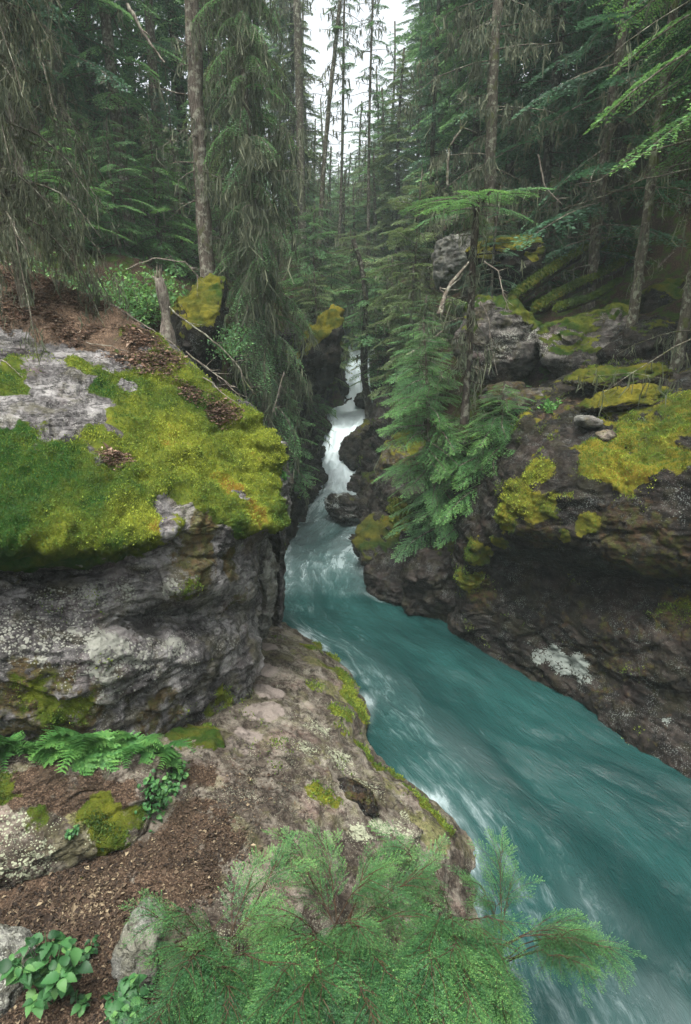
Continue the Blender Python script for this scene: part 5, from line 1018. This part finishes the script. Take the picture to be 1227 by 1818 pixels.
def tipset(x0, x1, n, seed, z0=1.95, z1=2.35):
    r = np.random.default_rng(seed); out = []
    while len(out) < n:
        x, y = r.uniform(x0, x1), r.uniform(1430, 1950)
        if inpoly(x, y, POLY): out.append(atz(x, y, z0+(z1-z0)*sst(1430, 1850, y)+r.normal(0, .10)-.25*sst(700, 1000, x)))
    return out
for i, (px, py, z, x0, x1, n, lb) in enumerate([(400, 1790, 1.35, 230, 520, 24, 'young cedar with thin sprays over the grey slab, left one of the foreground group'), (600, 1760, 1.1, 440, 760, 34, 'largest bright green young cedar in the bottom centre foreground'),
                                                (800, 1760, .6, 680, 900, 22, 'young cedar right of the largest one, at the water edge')]):
    cedar(lb, atz(px, py, z), tipset(x0, x1, n, 20+i), 950+i)
cedar('young cedar reaching its long reddish twigs out over the creek at lower right', atz(880, 1730, .35), tipset(820, 1100, 13, 44, 1.2, 1.6)+[atz(x, y, z) for x, y, z in [(1075, 1668, 1.4), (1030, 1700, 1.35), (885, 1510, 1.3)]], 960)
for o in bpy.data.objects:
    if o.name.split('.')[0] == 'hanging_lichen': o['kind'] = 'stuff'
# ---- litter ------------------------------------------------------------------
def litter(name, label, PG, blobs, n, size, mat, seed, cat=None):
    r = np.random.default_rng(seed); P = PG.reshape(-1, 3); w = (paint(PG, blobs)*sst(-.25, .35, fbm(PG*2.5, 4, seed))).ravel(); i = r.choice(len(P), n, p=w/w.sum()); b = P[i]+r.normal(0, .02, (n, 3))*np.array([1, 1, .1])+np.array([0, 0, .006])
    d = nrm(r.normal(0, 1, (n, 3))*np.array([1, 1, .25])); nn = nrm(np.array([0, 0, 1.])+r.normal(0, .35, (n, 3))); s_ = nrm(np.cross(nn, d)); nn = np.cross(d, s_); L = size*np.clip(np.exp(r.normal(-.35, .5, (n, 1))), .2, 3); V = leaflets(b, d, s_, nn, L, L*r.uniform(.08, .42, (n, 1)), .15)
    tag(obj(name, mesh(name, V, [Q4(n)], {'var': np.repeat(np.clip(r.normal(.36, .22, n), 0, 1), 4)}, False, [MAT[mat]])), label, 'leaf litter', kind='stuff')
litter('leaf_litter', 'brown leaf litter strewn over the trodden path', SH[1], [(100, 1610, .4, 1), (200, 1560, .3, 1), (300, 1510, .25, 1), (350, 1450, .25, .75), (380, 1480, .35, .6), (50, 1680, .4, 1), (150, 1700, .4, .95), (100, 1780, .5, .95), (250, 1600, .3, .9), (200, 1800, .4, .9), (400, 1400, .4, .25), (330, 1550, .3, .8), (500, 1400, .3, .12)], 17000, .022, 'driedleaf', 5)
litter('needle_litter', 'dry needles and twig bits covering the top of the outcrop', OP, [(20, 500, .6, 1), (80, 540, .55, 1), (150, 560, .5, 1), (220, 600, .42, 1), (290, 640, .32, .9), (150, 600, .3, .95), (40, 560, .5, 1), (350, 690, .25, .7), (120, 520, .4, 1), (400, 730, .2, .5), (200, 820, .15, .8), (240, 650, .2, .5)], 30000, .035, 'drypale', 6)
# ------------------------------------------------------------------ light
w = bpy.data.worlds.new('World'); scn.world = w; w.use_nodes = True; nt = w.node_tree
bg = nt.nodes['Background']; sky = nt.nodes.new('ShaderNodeTexSky'); sky.sky_type = 'NISHITA'; sky.sun_disc = False
SE, SR = radians(72), radians(205)
sky.sun_elevation = SE; sky.sun_rotation = SR; sky.air_density = 1.0; sky.dust_density = 6.0; sky.ozone_density = 1.0
hs = nt.nodes.new('ShaderNodeHueSaturation'); hs.inputs['Saturation'].default_value = .25
nt.links.new(sky.outputs[0], hs.inputs['Color']); nt.links.new(hs.outputs[0], bg.inputs[0]); bg.inputs[1].default_value = .125
sl = bpy.data.lights.new('sun', 'SUN'); sl.energy = 1.5; sl.angle = radians(25); sl.color = (1, .97, .92)
so = bpy.data.objects.new('sun', sl); COL.objects.link(so); so.rotation_euler = (pi/2-SE, 0, pi-SR)
so.location = (0, 0, 60)
scn.view_settings.view_transform = 'Standard'; scn.view_settings.look = 'None'; scn.view_settings.gamma = 1; scn.view_settings.exposure = 1.75
cy = scn.cycles; cy.max_bounces = 6; cy.diffuse_bounces = 4; cy.glossy_bounces = 2; cy.transmission_bounces = 3; cy.use_denoising = True

def haze():
    import bmesh
    x0, x1, y0, y1, z0, z1 = -135, 135, -140, 140, -40, 75
    V = np.array([(x, y, z) for x in (x0, x1) for y in (y0, y1) for z in (z0, z1)], float)
    Fq = np.array([(0, 1, 3, 2), (4, 6, 7, 5), (0, 4, 5, 1), (2, 3, 7, 6), (0, 2, 6, 4), (1, 5, 7, 3)])
    me = mesh('haze', V, [Fq], smooth=False); m = bpy.data.materials.new('misty_air'); m.use_nodes = True; nt = m.node_tree; nt.nodes.clear()
    o = nt.nodes.new('ShaderNodeOutputMaterial'); pv = nt.nodes.new('ShaderNodeVolumePrincipled'); pv.inputs['Color'].default_value = (.80, .94, .93, 1); pv.inputs['Density'].default_value = HAZE
    nt.links.new(pv.outputs[0], o.inputs['Volume']); me.materials.append(m); tag(obj('haze', me), 'thin pale mist in the air up the valley', kind='stuff')
HAZE = .0017
haze(); cy.volume_bounces = 1
